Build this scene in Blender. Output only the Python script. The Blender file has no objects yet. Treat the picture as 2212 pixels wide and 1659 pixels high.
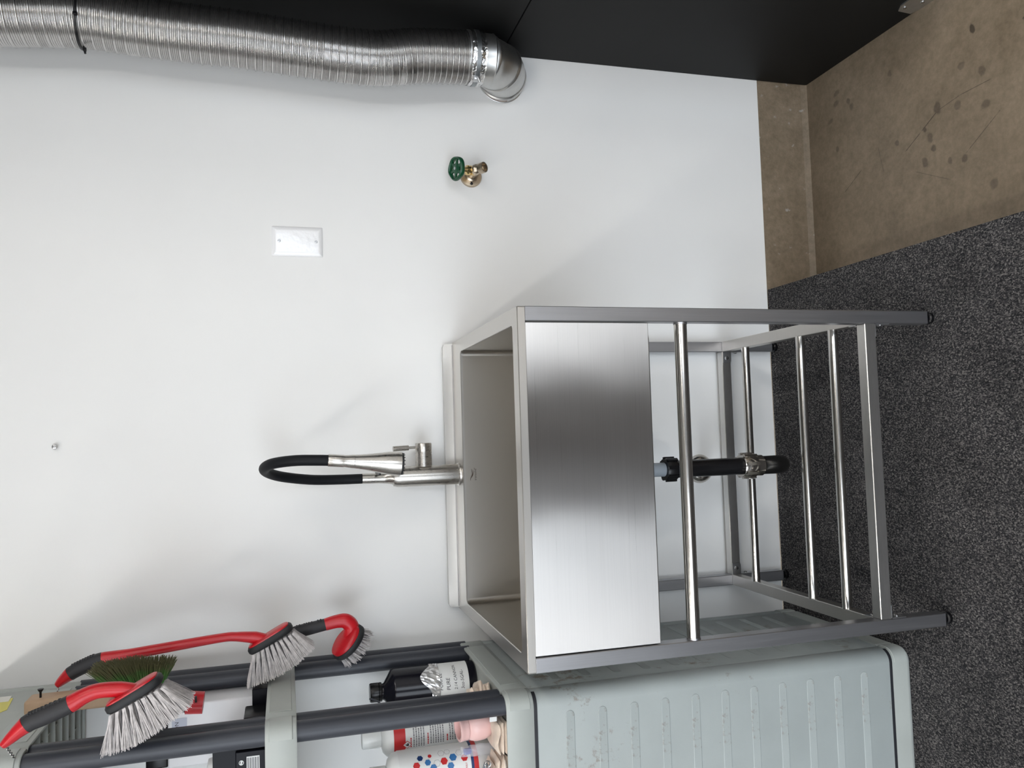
import bpy, bmesh, math, random
from mathutils import Vector, Matrix
random.seed(7)
S = bpy.context.scene
C = S.collection
PI = math.pi

# ------------------------------------------------------------------ camera
cam = bpy.data.cameras.new('camera'); camo = bpy.data.objects.new('camera', cam); C.objects.link(camo)
rgt = Vector((0.99779843, -0.06487332, -0.01377459)); upv = Vector((0.03081991, 0.26967307, 0.9624586)); fwd = Vector((0.05872325, 0.96076422, -0.27107876))
M = Matrix.Identity(4)
for i in range(3):                       # the phone was held sideways: picture right is down in the room
    M[i][0] = -upv[i]; M[i][1] = rgt[i]; M[i][2] = -fwd[i]
M[0][3], M[1][3], M[2][3] = 0.41518, -1.35051, 1.28653
camo.matrix_world = M
cam.sensor_fit = 'HORIZONTAL'; cam.sensor_width = 36.0; cam.lens = 1747.88 / 2212 * 36
cam.clip_start = 0.02; cam.clip_end = 200
S.camera = camo

# ------------------------------------------------------------------ world, light, exposure
w = bpy.data.worlds.new('sky'); S.world = w; w.use_nodes = True
bg = w.node_tree.nodes['Background']; bg.inputs[0].default_value = (0.84, 0.915, 1.0, 1); bg.inputs[1].default_value = 6.4
S.view_settings.view_transform = 'Standard'; S.view_settings.look = 'None'; S.view_settings.gamma = 1
S.view_settings.use_curve_mapping = False; S.view_settings.exposure = -0.27
REAR_Y = -4.0; CEIL = 3.0; LEFT_X = -4.2; FLOOR_Z = -0.157
OPEN_X0, OPEN_X1, OPEN_Z = -3.9, -0.14, 2.5       # daylight opening in the wall behind the camera
DOOR_X0, DOOR_X1, DOOR_Z = 0.86, 2.10, 2.2         # second, narrower opening
for xa, xb, zt in ((OPEN_X0, OPEN_X1, OPEN_Z), (DOOR_X0, DOOR_X1, DOOR_Z)):
    pl = bpy.data.lights.new('daylight_portal', 'AREA'); pl.shape = 'RECTANGLE'; pl.size = xb - xa; pl.size_y = zt - FLOOR_Z
    po = bpy.data.objects.new('daylight_portal', pl); C.objects.link(po)
    po.location = ((xa + xb) / 2, REAR_Y - 0.02, (zt + FLOOR_Z) / 2); po.rotation_euler = (PI / 2, 0, 0)
    pl.cycles.is_portal = True
LAMP_E = 36.0

# ------------------------------------------------------------------ helpers
def lin(c):
    return tuple(((x / 255) / 12.92 if x / 255 <= 0.04045 else ((x / 255 + 0.055) / 1.055) ** 2.4) for x in c)
def tag(o, label, cat, group=None):
    o['label'] = label; o['category'] = cat
    if group: o['group'] = group
    return o
def thing(name, label, cat, loc=(0, 0, 0), group=None):
    o = bpy.data.objects.new(name, None); C.objects.link(o); o.empty_display_size = 0.05
    o.location = loc
    return tag(o, label, cat, group)
def obj(name, bm, m, parent=None, smooth=False, angle=35):
    bmesh.ops.remove_doubles(bm, verts=bm.verts, dist=1e-6)
    bmesh.ops.recalc_face_normals(bm, faces=bm.faces)
    me = bpy.data.meshes.new(name); bm.to_mesh(me); bm.free()
    if smooth:
        me.shade_smooth()
        try: me.set_sharp_from_angle(angle=math.radians(angle))
        except Exception: pass
    o = bpy.data.objects.new(name, me); C.objects.link(o)
    if m: me.materials.append(m)
    if parent:
        o.parent = parent
        P = parent; off = Vector((0, 0, 0))
        while P: off += P.location; P = P.parent
        o.location = -off
    return o
def struct(name, bm, m, label=None):
    o = obj(name, bm, m); o['kind'] = 'structure'
    if label: o['label'] = label
    return o
def B(): return bmesh.new()
def box(bm, a, b, bev=0.0, seg=2):
    r = bmesh.ops.create_cube(bm, size=1.0); vs = r['verts']
    for v in vs:
        v.co = Vector([(a[i] + b[i]) / 2 + v.co[i] * (b[i] - a[i]) for i in range(3)])
    if bev > 0:
        es = list({e for v in vs for e in v.link_edges})
        bmesh.ops.bevel(bm, geom=es, offset=bev, segments=seg, profile=0.5, affect='EDGES')
    return bm
def loft(bm, rings, cap0=True, cap1=True, closed=True):
    R = [[bm.verts.new(p) for p in r] for r in rings]
    n = len(R[0])
    for a, b in zip(R[:-1], R[1:]):
        for i in range(n if closed else n - 1):
            j = (i + 1) % n
            try: bm.faces.new((a[i], a[j], b[j], b[i]))
            except ValueError: pass
    if cap0: bm.faces.new(R[0][::-1])
    if cap1: bm.faces.new(R[-1])
    return R
def frame(d):
    d = Vector(d).normalized()
    a = Vector((0, 0, 1)) if abs(d.z) < 0.9 else Vector((1, 0, 0))
    u = d.cross(a).normalized(); v = d.cross(u).normalized()
    return u, v
def tube(bm, pts, rad, n=16, sx=1.0, sy=1.0, ref=None, cap=True):
    """sweep an (elliptic) section along points; rad is one number or one per point; ref keeps the section's first axis"""
    pts = [Vector(p) for p in pts]
    rads = rad if isinstance(rad, (list, tuple)) else [rad] * len(pts)
    rings = []; u = None
    for i, p in enumerate(pts):
        d = (pts[min(i + 1, len(pts) - 1)] - pts[max(i - 1, 0)]).normalized()
        if ref is not None:
            u = (Vector(ref) - d * Vector(ref).dot(d)).normalized()
        elif u is None: u = frame(d)[0]
        else: u = (u - d * u.dot(d)).normalized()
        v = d.cross(u)
        r = rads[i]
        rx, ry = (r if isinstance(r, (tuple, list)) else (r * sx, r * sy))
        rings.append([p + u * rx * math.cos(t) + v * ry * math.sin(t) for t in [2 * PI * k / n for k in range(n)]])
    loft(bm, rings, cap, cap)
    return bm
def lathe(bm, prof, o=(0, 0, 0), d=(0, 0, 1), n=28, cap=True):
    """prof: (radius, height) pairs about axis d from o"""
    d = Vector(d).normalized(); u, v = frame(d); o = Vector(o)
    rings = [[o + d * h + (u * math.cos(t) + v * math.sin(t)) * max(r, 1e-5) for t in [2 * PI * k / n for k in range(n)]] for r, h in prof]
    loft(bm, rings, cap, cap)
    return bm
def smooth_path(pts, k=6):
    P = [Vector(p) for p in pts]; out = []
    for i in range(len(P) - 1):
        p0 = P[max(i - 1, 0)]; p1 = P[i]; p2 = P[i + 1]; p3 = P[min(i + 2, len(P) - 1)]
        for j in range(k):
            t = j / k
            out.append(0.5 * ((2 * p1) + (p2 - p0) * t + (2 * p0 - 5 * p1 + 4 * p2 - p3) * t * t + (3 * p1 - p0 - 3 * p2 + p3) * t ** 3))
    out.append(P[-1]); return out
def lerp_list(vals, n):
    out = []
    for i in range(n):
        t = i / (n - 1) * (len(vals) - 1); a = min(int(t), len(vals) - 2); f = t - a
        x, y = vals[a], vals[a + 1]
        out.append(tuple(p + (q - p) * f for p, q in zip(x, y)) if isinstance(x, tuple) else x + (y - x) * f)
    return out
def rrect(x0, x1, y0, y1, r, n=6):
    pts = []
    for cx, cy, a0 in ((x1 - r, y0 + r, -PI / 2), (x1 - r, y1 - r, 0), (x0 + r, y1 - r, PI / 2), (x0 + r, y0 + r, PI)):
        for k in range(n + 1):
            a = a0 + PI / 2 * k / n; pts.append((cx + r * math.cos(a), cy + r * math.sin(a)))
    return pts
def at_z(pts, z): return [Vector((x, y, z)) for x, y in pts]
def prism(bm, poly, axis, a, b):
    """extrude a 2D polygon along an axis ('x','y','z') from a to b"""
    def P(p, t):
        return {'x': Vector((t, p[0], p[1])), 'y': Vector((p[0], t, p[1])), 'z': Vector((p[0], p[1], t))}[axis]
    loft(bm, [[P(p, a) for p in poly], [P(p, b) for p in poly]])
    return bm
def text_polys(s, size):
    cu = bpy.data.curves.new('lettering', 'FONT'); cu.body = s; cu.size = size; cu.align_x = 'LEFT'; cu.resolution_u = 3
    o = bpy.data.objects.new('lettering', cu); C.objects.link(o)
    dg = bpy.context.evaluated_depsgraph_get(); e = o.evaluated_get(dg); me = e.to_mesh()
    vs = [tuple(v.co[:2]) for v in me.vertices]; fs = [tuple(p.vertices) for p in me.polygons]
    e.to_mesh_clear(); bpy.data.objects.remove(o); bpy.data.curves.remove(cu)
    return vs, fs
def add_flat(bm, vs, fs, fn):
    V = [bm.verts.new(fn(*v)) for v in vs]
    for f in fs:
        try: bm.faces.new([V[i] for i in f])
        except ValueError: pass
def cyl_map(cx, cy, r, a0):
    """flat (s, z) -> cylinder; s metres to the right of heading a0 as seen from outside"""
    def f(s, z):
        a = a0 + s / r
        return Vector((cx + r * math.cos(a), cy + r * math.sin(a), z))
    return f
def cyl_patch(bm, f, s0, s1, z0, z1, n=16, m=1):
    rows = [[bm.verts.new(f(s0 + (s1 - s0) * i / n, z0 + (z1 - z0) * j / m)) for i in range(n + 1)] for j in range(m + 1)]
    for a, b in zip(rows[:-1], rows[1:]):
        for i in range(n): bm.faces.new((a[i], a[i + 1], b[i + 1], b[i]))

# ------------------------------------------------------------------ materials
class NT:
    def __init__(s, m): s.t = m.node_tree; s.N = s.t.nodes; s.L = s.t.links
    def n(s, ty, **kw):
        x = s.N.new(ty)
        for k, v in kw.items():
            if k == 'ins':
                for kk, vv in v.items(): x.inputs[kk].default_value = vv
            else: setattr(x, k, v)
        return x
    def l(s, a, b): s.L.new(a, b)
def mat(name, col, rough=0.5, metal=0.0, spec=0.5, bump=None, var=None, coat=0.0, sheen=0.0):
    """bump=(scale, strength, distance); var=(scale, amount, detail): brightness mottling of the surface itself"""
    m = bpy.data.materials.new(name); m.use_nodes = True; t = NT(m); p = t.N['Principled BSDF']
    p.inputs['Base Color'].default_value = (*col, 1); p.inputs['Roughness'].default_value = rough
    p.inputs['Metallic'].default_value = metal; p.inputs['Specular IOR Level'].default_value = spec
    if coat: p.inputs['Coat Weight'].default_value = coat; p.inputs['Coat Roughness'].default_value = 0.1
    if sheen: p.inputs['Sheen Weight'].default_value = sheen
    tc = t.n('ShaderNodeTexCoord')
    if var:
        ns = t.n('ShaderNodeTexNoise', ins={'Scale': var[0], 'Detail': var[2] if len(var) > 2 else 4.0, 'Roughness': 0.6}); t.l(tc.outputs['Object'], ns.inputs['Vector'])
        rp = t.n('ShaderNodeMapRange', ins={1: 0.3, 2: 0.7, 3: 1 - var[1], 4: 1 + var[1]}); t.l(ns.outputs['Fac'], rp.inputs[0])
        mx = t.n('ShaderNodeVectorMath', operation='SCALE'); mx.inputs[0].default_value = col; t.l(rp.outputs[0], mx.inputs['Scale']); t.l(mx.outputs[0], p.inputs['Base Color'])
    if bump:
        nb = t.n('ShaderNodeTexNoise', ins={'Scale': bump[0], 'Detail': 3.0}); t.l(tc.outputs['Object'], nb.inputs['Vector'])
        bp = t.n('ShaderNodeBump', ins={'Strength': bump[1], 'Distance': bump[2]}); t.l(nb.outputs['Fac'], bp.inputs['Height']); t.l(bp.outputs['Normal'], p.inputs['Normal'])
    return m
def steel(name, col, rough, brush=None, aniso=0.0, tangent=(0, 0, 1), wave=0.0, var=0.06):
    """brush: scale triple for the grain, stretched along the brushing direction"""
    m = bpy.data.materials.new(name); m.use_nodes = True; t = NT(m); p = t.N['Principled BSDF']
    p.inputs['Metallic'].default_value = 1.0; p.inputs['Roughness'].default_value = rough; p.inputs['Base Color'].default_value = (*col, 1)
    tc = t.n('ShaderNodeTexCoord'); h = None
    if brush:
        mp = t.n('ShaderNodeMapping'); mp.inputs['Scale'].default_value = brush; t.l(tc.outputs['Object'], mp.inputs['Vector'])
        ns = t.n('ShaderNodeTexNoise', ins={'Scale': 1.0, 'Detail': 4.0, 'Roughness': 0.7}); t.l(mp.outputs[0], ns.inputs['Vector'])
        r1 = t.n('ShaderNodeMapRange', ins={1: 0.25, 2: 0.75, 3: rough * 0.92, 4: rough * 1.08}); t.l(ns.outputs['Fac'], r1.inputs[0]); t.l(r1.outputs[0], p.inputs['Roughness'])
        r2 = t.n('ShaderNodeMapRange', ins={1: 0.25, 2: 0.75, 3: 1 - var, 4: 1 + var}); t.l(ns.outputs['Fac'], r2.inputs[0])
        mx = t.n('ShaderNodeVectorMath', operation='SCALE'); mx.inputs[0].default_value = col; t.l(r2.outputs[0], mx.inputs['Scale']); t.l(mx.outputs[0], p.inputs['Base Color'])
    if aniso:
        p.inputs['Anisotropic'].default_value = aniso
        cv = t.n('ShaderNodeCombineXYZ'); 
        for i in range(3): cv.inputs[i].default_value = tangent[i]
        t.l(cv.outputs[0], p.inputs['Tangent'])
    if wave:
        nw = t.n('ShaderNodeTexNoise', ins={'Scale': 5.0, 'Detail': 1.0}); t.l(tc.outputs['Object'], nw.inputs['Vector'])
        bp = t.n('ShaderNodeBump', ins={'Strength': 1.0, 'Distance': wave}); t.l(nw.outputs['Fac'], bp.inputs['Height']); t.l(bp.outputs['Normal'], p.inputs['Normal'])
    return m
def emis(name, col, e):
    m = bpy.data.materials.new(name); m.use_nodes = True; p = m.node_tree.nodes['Principled BSDF']
    p.inputs['Base Color'].default_value = (*col, 1); p.inputs['Emission Color'].default_value = (*col, 1); p.inputs['Emission Strength'].default_value = e
    return m

WHITE = mat('wall_paint', (0.80, 0.80, 0.79), 0.55, bump=(220, 0.12, 0.0006), var=(3, 0.012))
BLACKP = mat('black_panel', (0.006, 0.006, 0.006), 0.6, spec=0.25, bump=(60, 0.05, 0.0004), var=(5, 0.15))
STEEL_APRON = steel('brushed_steel_apron', (0.56, 0.545, 0.53), 0.29, (1.4, 1.4, 900), 1.0, (0, 0, 1), wave=0.0020, var=0.06)
STEEL_BOWL = steel('brushed_steel_bowl', (0.53, 0.505, 0.465), 0.30, None, 0.6, (0, 0, 1))
STEEL_DECK = steel('brushed_steel_deck', (0.55, 0.53, 0.50), 0.34, (4, 300, 300), var=0.03)
STEEL_TUBE = steel('steel_square_tube', (0.44, 0.44, 0.455), 0.38, (250, 250, 4))
STEEL_RAIL = steel('steel_rail', (0.66, 0.65, 0.63), 0.34, (40, 250, 250))
STEEL_ROD = steel('polished_steel_rod', (0.62, 0.60, 0.57), 0.17, (30, 300, 300))
NICKEL = steel('brushed_nickel', (0.53, 0.505, 0.47), 0.28, (200, 200, 30))
CHROME = steel('worn_chrome', (0.55, 0.52, 0.48), 0.16, (40, 40, 40))
ZINC = steel('zinc_plate', (0.62, 0.63, 0.64), 0.35, (60, 60, 60))
BRASS = steel('brass', (0.80, 0.60, 0.28), 0.22, (60, 60, 60))
BRONZE = steel('nickel_bronze', (0.52, 0.44, 0.34), 0.30, (50, 50, 50))
ALU = steel('aluminium_foil_duct', (0.62, 0.61, 0.60), 0.24, (90, 90, 90))
ALU_TAPE = mat('foil_tape', (0.80, 0.80, 0.80), 0.18, 1.0, bump=(90, 0.9, 0.004))
GALV = steel('galvanised_elbow', (0.58, 0.58, 0.57), 0.36, (30, 30, 30), var=0.06)
BLACK_PL = mat('black_plastic', (0.006, 0.006, 0.007), 0.26, spec=0.3)
BLACK_RUB = mat('black_rubber', (0.016, 0.017, 0.019), 0.62, bump=(400, 0.2, 0.0005))
HOSE_RUB = mat('black_silicone_hose', (0.006, 0.007, 0.009), 0.55, spec=0.2)
GREY_PVC = mat('grey_pvc', lin((150, 158, 166)), 0.4)
DKGREEN = mat('green_enamel', lin((8, 70, 42)), 0.32, var=(60, 0.1))
PLATE_W = mat('white_plate', (0.85, 0.85, 0.86), 0.12, coat=0.6, bump=(55, 0.5, 0.0025))
SCREW_W = mat('white_screw', (0.7, 0.7, 0.72), 0.3, 0.5)
SHELF = mat('light_grey_resin', lin((168, 173, 169)), 0.48, bump=(500, 0.15, 0.0004), var=(9, 0.05))
POST = mat('dark_grey_post', lin((52, 55, 63)), 0.42, bump=(300, 0.1, 0.0004), var=(14, 0.06))
GASKET = mat('dark_seam_strip', lin((32, 33, 38)), 0.5)
RED = mat('red_plastic', lin((190, 22, 34)), 0.33, var=(30, 0.06))
GRIP = mat('black_rubber_grip', lin((40, 40, 43)), 0.6, bump=(260, 0.3, 0.001))
BRIS = mat('grey_bristle', lin((196, 191, 190)), 0.6, var=(120, 0.22))
def green_bristle():
    m = mat('green_bristle', lin((40, 120, 45)), 0.6); t = NT(m); p = t.N['Principled BSDF']
    tc = t.n('ShaderNodeTexCoord'); sx = t.n('ShaderNodeSeparateXYZ'); t.l(tc.outputs['Object'], sx.inputs[0])
    ns = t.n('ShaderNodeTexNoise', ins={'Scale': 55.0, 'Detail': 4.0}); t.l(tc.outputs['Object'], ns.inputs['Vector'])
    a = t.n('ShaderNodeMath', operation='MULTIPLY_ADD', ins={1: 0.055, 2: -0.0275}); t.l(ns.outputs['Fac'], a.inputs[0])
    b = t.n('ShaderNodeMath', operation='ADD'); t.l(a.outputs[0], b.inputs[0]); t.l(sx.outputs[0], b.inputs[1])
    cr = t.n('ShaderNodeValToRGB'); mr = t.n('ShaderNodeMapRange', ins={1: -0.034, 2: 0.010, 3: 0.0, 4: 1.0}); t.l(b.outputs[0], mr.inputs[0]); t.l(mr.outputs[0], cr.inputs[0])
    e = cr.color_ramp.elements; e[0].color = (*lin((80, 185, 84)), 1); e[1].color = (*lin((96, 94, 64)), 1); x = e.new(0.55); x.color = (*lin((76, 122, 60)), 1)
    t.l(cr.outputs[0], p.inputs['Base Color']); return m
BRIS_G = green_bristle()
WOOD = mat('plywood', lin((178, 150, 122)), 0.6, var=(18, 0.12))
BOTW = mat('white_bottle_plastic', (0.78, 0.79, 0.78), 0.3)
BOTB = mat('black_bottle_plastic', (0.006, 0.006, 0.010), 0.18, spec=0.3)
CAPW = mat('cloudy_white_cap', (0.70, 0.72, 0.71), 0.25)
LAB = mat('white_label', (0.74, 0.75, 0.74), 0.4)
REDP = mat('red_print', lin((192, 40, 42)), 0.4)
BLUEP = mat('blue_print', lin((52, 110, 165)), 0.4)
NAVYP = mat('navy_print', lin((22, 52, 100)), 0.4)
INK = mat('black_ink', (0.02, 0.02, 0.025), 0.5)
OUTL = mat('grey_print', lin((120, 120, 124)), 0.5)
PINK = mat('pink_plastic', lin((222, 184, 180)), 0.25)
TOWEL = mat('cream_terry_cloth', lin((226, 208, 190)), 0.9, bump=(900, 0.8, 0.0015), var=(60, 0.08), sheen=0.3)
BLUE_PL = mat('blue_plastic', lin((30, 55, 150)), 0.35)
SLATE = mat('slate_plastic', lin((120, 132, 140)), 0.5)
BOXK = mat('black_carton', (0.005, 0.005, 0.008), 0.35, spec=0.15)
FOILK = mat('silver_foil', (0.6, 0.6, 0.62), 0.2, 1.0, bump=(70, 0.8, 0.003))
PAPER_Y = mat('yellow_paper', lin((214, 205, 110)), 0.7)
PAPER_W = mat('white_paper', (0.72, 0.71, 0.66), 0.7)
ETCH = mat('etched_mark', lin((66, 48, 36)), 0.5)
HSCREW = steel('screw_steel', (0.5, 0.5, 0.5), 0.25, (80, 80, 80))
BLKSCREW = mat('black_phosphate_screw', (0.02, 0.02, 0.022), 0.4, 0.6)
CEILM = mat('ceiling_paint', (0.45, 0.45, 0.45), 0.7)
RWALL = mat('side_wall_paint', (0.72, 0.72, 0.71), 0.6)
ADDED_DARK = mat('added_slab_brown', (0.040, 0.026, 0.018), 0.6)  # brown of the unseen slab added for the apron's reflection
LAMPW = mat('lamp_housing', (0.8, 0.8, 0.8), 0.4)
LED = emis('led_diffuser', (1.0, 0.965, 0.92), LAMP_E)

def carpet_mat():
    m = bpy.data.materials.new('charcoal_carpet'); m.use_nodes = True; t = NT(m); p = t.N['Principled BSDF']
    p.inputs['Roughness'].default_value = 0.95; p.inputs['Specular IOR Level'].default_value = 0.15
    tc = t.n('ShaderNodeTexCoord'); mp = t.n('ShaderNodeMapping'); mp.inputs['Scale'].default_value = (1.0, 0.62, 1.0); t.l(tc.outputs['Object'], mp.inputs['Vector'])
    v = t.n('ShaderNodeTexVoronoi', ins={'Scale': 520.0, 'Randomness': 0.9}); t.l(mp.outputs[0], v.inputs['Vector'])
    n1 = t.n('ShaderNodeTexNoise', ins={'Scale': 300.0, 'Detail': 3.0}); t.l(mp.outputs[0], n1.inputs['Vector'])
    n2 = t.n('ShaderNodeTexNoise', ins={'Scale': 7.0, 'Detail': 3.0}); t.l(tc.outputs['Object'], n2.inputs['Vector'])
    sep = t.n('ShaderNodeSeparateColor'); t.l(v.outputs['Color'], sep.inputs[0])
    a = t.n('ShaderNodeMath', operation='MULTIPLY'); t.l(sep.outputs[0], a.inputs[0]); t.l(n1.outputs['Fac'], a.inputs[1])
    cr = t.n('ShaderNodeValToRGB'); e = cr.color_ramp.elements
    e[0].position = 0.05; e[0].color = (0.014, 0.014, 0.016, 1); e[1].position = 0.62; e[1].color = (0.20, 0.188, 0.18, 1)
    x = cr.color_ramp.elements.new(0.28); x.color = (0.050, 0.048, 0.050, 1)
    t.l(a.outputs[0], cr.inputs[0])
    rp = t.n('ShaderNodeMapRange', ins={1: 0.3, 2: 0.7, 3: 0.8, 4: 1.2}); t.l(n2.outputs['Fac'], rp.inputs[0])
    mx = t.n('ShaderNodeVectorMath', operation='SCALE'); t.l(cr.outputs[0], mx.inputs[0]); t.l(rp.outputs[0], mx.inputs['Scale']); t.l(mx.outputs[0], p.inputs['Base Color'])
    bp = t.n('ShaderNodeBump', ins={'Strength': 0.9, 'Distance': 0.0025}); t.l(a.outputs[0], bp.inputs['Height']); t.l(bp.outputs[0], p.inputs['Normal'])
    return m
def concrete_mat(name, spots=(), scratches=(), glints=0.0, base=(124, 112, 95)):
    m = bpy.data.materials.new(name); m.use_nodes = True; t = NT(m); p = t.N['Principled BSDF']
    p.inputs['Roughness'].default_value = 0.5; p.inputs['Specular IOR Level'].default_value = 0.35
    tc = t.n('ShaderNodeTexCoord'); ob = tc.outputs['Object']
    n1 = t.n('ShaderNodeTexNoise', ins={'Scale': 6.0, 'Detail': 6.0, 'Roughness': 0.65}); t.l(ob, n1.inputs['Vector'])
    n2 = t.n('ShaderNodeTexNoise', ins={'Scale': 60.0, 'Detail': 5.0, 'Roughness': 0.7}); t.l(ob, n2.inputs['Vector'])
    a = t.n('ShaderNodeMath', operation='ADD'); t.l(n1.outputs['Fac'], a.inputs[0]); t.l(n2.outputs['Fac'], a.inputs[1])
    cr = t.n('ShaderNodeValToRGB'); e = cr.color_ramp.elements; L = lin(base)
    e[0].position = 0.36; e[0].color = (L[0] * 0.72, L[1] * 0.70, L[2] * 0.66, 1); e[1].position = 0.66; e[1].color = (L[0] * 1.30, L[1] * 1.28, L[2] * 1.30, 1)
    hf = t.n('ShaderNodeMath', operation='MULTIPLY'); hf.inputs[1].default_value = 0.5; t.l(a.outputs[0], hf.inputs[0]); t.l(hf.outputs[0], cr.inputs[0])
    mask = None
    wob = t.n('ShaderNodeTexNoise', ins={'Scale': 70.0, 'Detail': 2.0}); t.l(ob, wob.inputs['Vector'])
    def join(x):
        nonlocal mask
        if mask is None: mask = x; return
        mm = t.n('ShaderNodeMath', operation='MAXIMUM'); t.l(mask, mm.inputs[0]); t.l(x, mm.inputs[1]); mask = mm.outputs[0]
    for (x, y, rx, ry, k) in spots:
        mp = t.n('ShaderNodeMapping', vector_type='TEXTURE'); mp.inputs['Location'].default_value = (x, y, 0); mp.inputs['Rotation'].default_value = (0, 0, 0.3); mp.inputs['Scale'].default_value = (rx, ry, 1)
        t.l(ob, mp.inputs['Vector']); sx = t.n('ShaderNodeSeparateXYZ'); t.l(mp.outputs[0], sx.inputs[0])
        cv = t.n('ShaderNodeCombineXYZ'); t.l(sx.outputs[0], cv.inputs[0]); t.l(sx.outputs[1], cv.inputs[1])
        ln = t.n('ShaderNodeVectorMath', operation='LENGTH'); t.l(cv.outputs[0], ln.inputs[0])
        ad = t.n('ShaderNodeMath', operation='ADD'); t.l(ln.outputs['Value'], ad.inputs[0]); t.l(wob.outputs['Fac'], ad.inputs[1])
        mr = t.n('ShaderNodeMapRange', ins={1: 1.55, 2: 1.15, 3: 0.0, 4: k}); t.l(ad.outputs[0], mr.inputs[0]); join(mr.outputs[0])
    for (x0, y0, x1, y1, wd, k) in scratches:
        L_ = math.hypot(x1 - x0, y1 - y0)
        mp = t.n('ShaderNodeMapping', vector_type='TEXTURE'); mp.inputs['Location'].default_value = ((x0 + x1) / 2, (y0 + y1) / 2, 0); mp.inputs['Rotation'].default_value = (0, 0, math.atan2(y1 - y0, x1 - x0)); mp.inputs['Scale'].default_value = (L_ / 2, wd, 1)
        t.l(ob, mp.inputs['Vector']); ab = t.n('ShaderNodeVectorMath', operation='ABSOLUTE'); t.l(mp.outputs[0], ab.inputs[0]); sx = t.n('ShaderNodeSeparateXYZ'); t.l(ab.outputs[0], sx.inputs[0])
        mm = t.n('ShaderNodeMath', operation='MAXIMUM'); t.l(sx.outputs[0], mm.inputs[0]); t.l(sx.outputs[1], mm.inputs[1])
        ad = t.n('ShaderNodeMath', operation='ADD'); t.l(mm.outputs[0], ad.inputs[0]); t.l(n2.outputs['Fac'], ad.inputs[1])
        mr = t.n('ShaderNodeMapRange', ins={1: 1.55, 2: 1.3, 3: 0.0, 4: k}); t.l(ad.outputs[0], mr.inputs[0]); join(mr.outputs[0])
    col = cr.outputs[0]
    if mask is not None:
        iv = t.n('ShaderNodeMath', operation='SUBTRACT'); iv.inputs[0].default_value = 1.0; t.l(mask, iv.inputs[1])
        mx = t.n('ShaderNodeVectorMath', operation='SCALE'); t.l(col, mx.inputs[0]); t.l(iv.outputs[0], mx.inputs['Scale']); col = mx.outputs[0]
    if glints:
        vg = t.n('ShaderNodeTexNoise', ins={'Scale': 48.0, 'Detail': 3.0}); t.l(ob, vg.inputs['Vector'])
        mg = t.n('ShaderNodeMapRange', ins={1: 0.66, 2: 0.74, 3: 0.0, 4: glints}); t.l(vg.outputs['Fac'], mg.inputs[0])  # light glints painted into the base colour as pale specks
        mc = t.n('ShaderNodeMix', data_type='RGBA'); t.l(mg.outputs[0], mc.inputs['Factor']); t.l(col, mc.inputs['A']); mc.inputs['B'].default_value = (0.5, 0.5, 0.48, 1); col = mc.outputs['Result']
    t.l(col, p.inputs['Base Color'])
    bp = t.n('ShaderNodeBump', ins={'Strength': 0.5 if glints else 0.25, 'Distance': 0.004}); t.l(a.outputs[0], bp.inputs['Height']); t.l(bp.outputs[0], p.inputs['Normal'])
    rr = t.n('ShaderNodeMapRange', ins={1: 0.3, 2: 0.7, 3: 0.38, 4: 0.62}); t.l(n1.outputs['Fac'], rr.inputs[0]); t.l(rr.outputs[0], p.inputs['Roughness'])
    return m
SPOTS = [(1.2575, 0.4138, .011, .008, .40), (1.2972, 0.4578, .008, .014, .35), (1.2709, 0.462, .008, .014, .35), (1.2392, 0.4024, .011, .009, .35), (1.2304, 0.4888, .006, .015, .3), (1.1481, 0.4664, .009, .008, .4),
         (1.1231, 0.1208, .016, .012, .45), (1.1056, 0.0645, .012, .011, .35), (1.1536, -0.0033, .012, .010, .4), (1.079, -0.0082, .012, .012, .4), (1.088, 0.1616, .008, .006, .5), (1.0633, 0.1479, .014, .010, .4), (1.0351, 0.1389, .010, .008, .45),
         (1.0098, 0.1665, .016, .009, .45), (0.9828, 0.055, .010, .010, .45), (0.9048, -0.0147, .012, .012, .35), (0.9911, 0.0947, .009, .007, .4), (1.087, 0.2504, .008, .008, .4), (1.2644, 0.2614, .010, .008, .35), (1.2551, 0.0133, .013, .007, .7), (1.1875, 0.049, .010, .010, .35)]
SCR = [(1.0559, 0.2265, 1.0858, 0.1734, .0012, .6), (1.0858, 0.1734, 1.1158, 0.1213, .0013, .65), (1.1158, 0.1213, 1.1257, 0.0552, .001, .45), (1.1257, 0.0552, 1.1264, -0.0238, .001, .5), (1.0235, 0.4463, 1.0646, 0.3737, .0011, .45),
       (1.2129, -0.1085, 1.2300, -0.150, .003, .75), (1.0493, -0.0376, 0.992, 0.0517, .0012, .45), (1.03, 0.30, 1.10, 0.315, .0008, .3), (0.95, 0.10, 1.00, 0.20, .0008, .35)]
CONC = concrete_mat('stained_concrete', SPOTS, SCR)
CURB = concrete_mat('rough_concrete_curb', (), (), 0.5, (128, 115, 97))
CARPET = carpet_mat()

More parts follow.
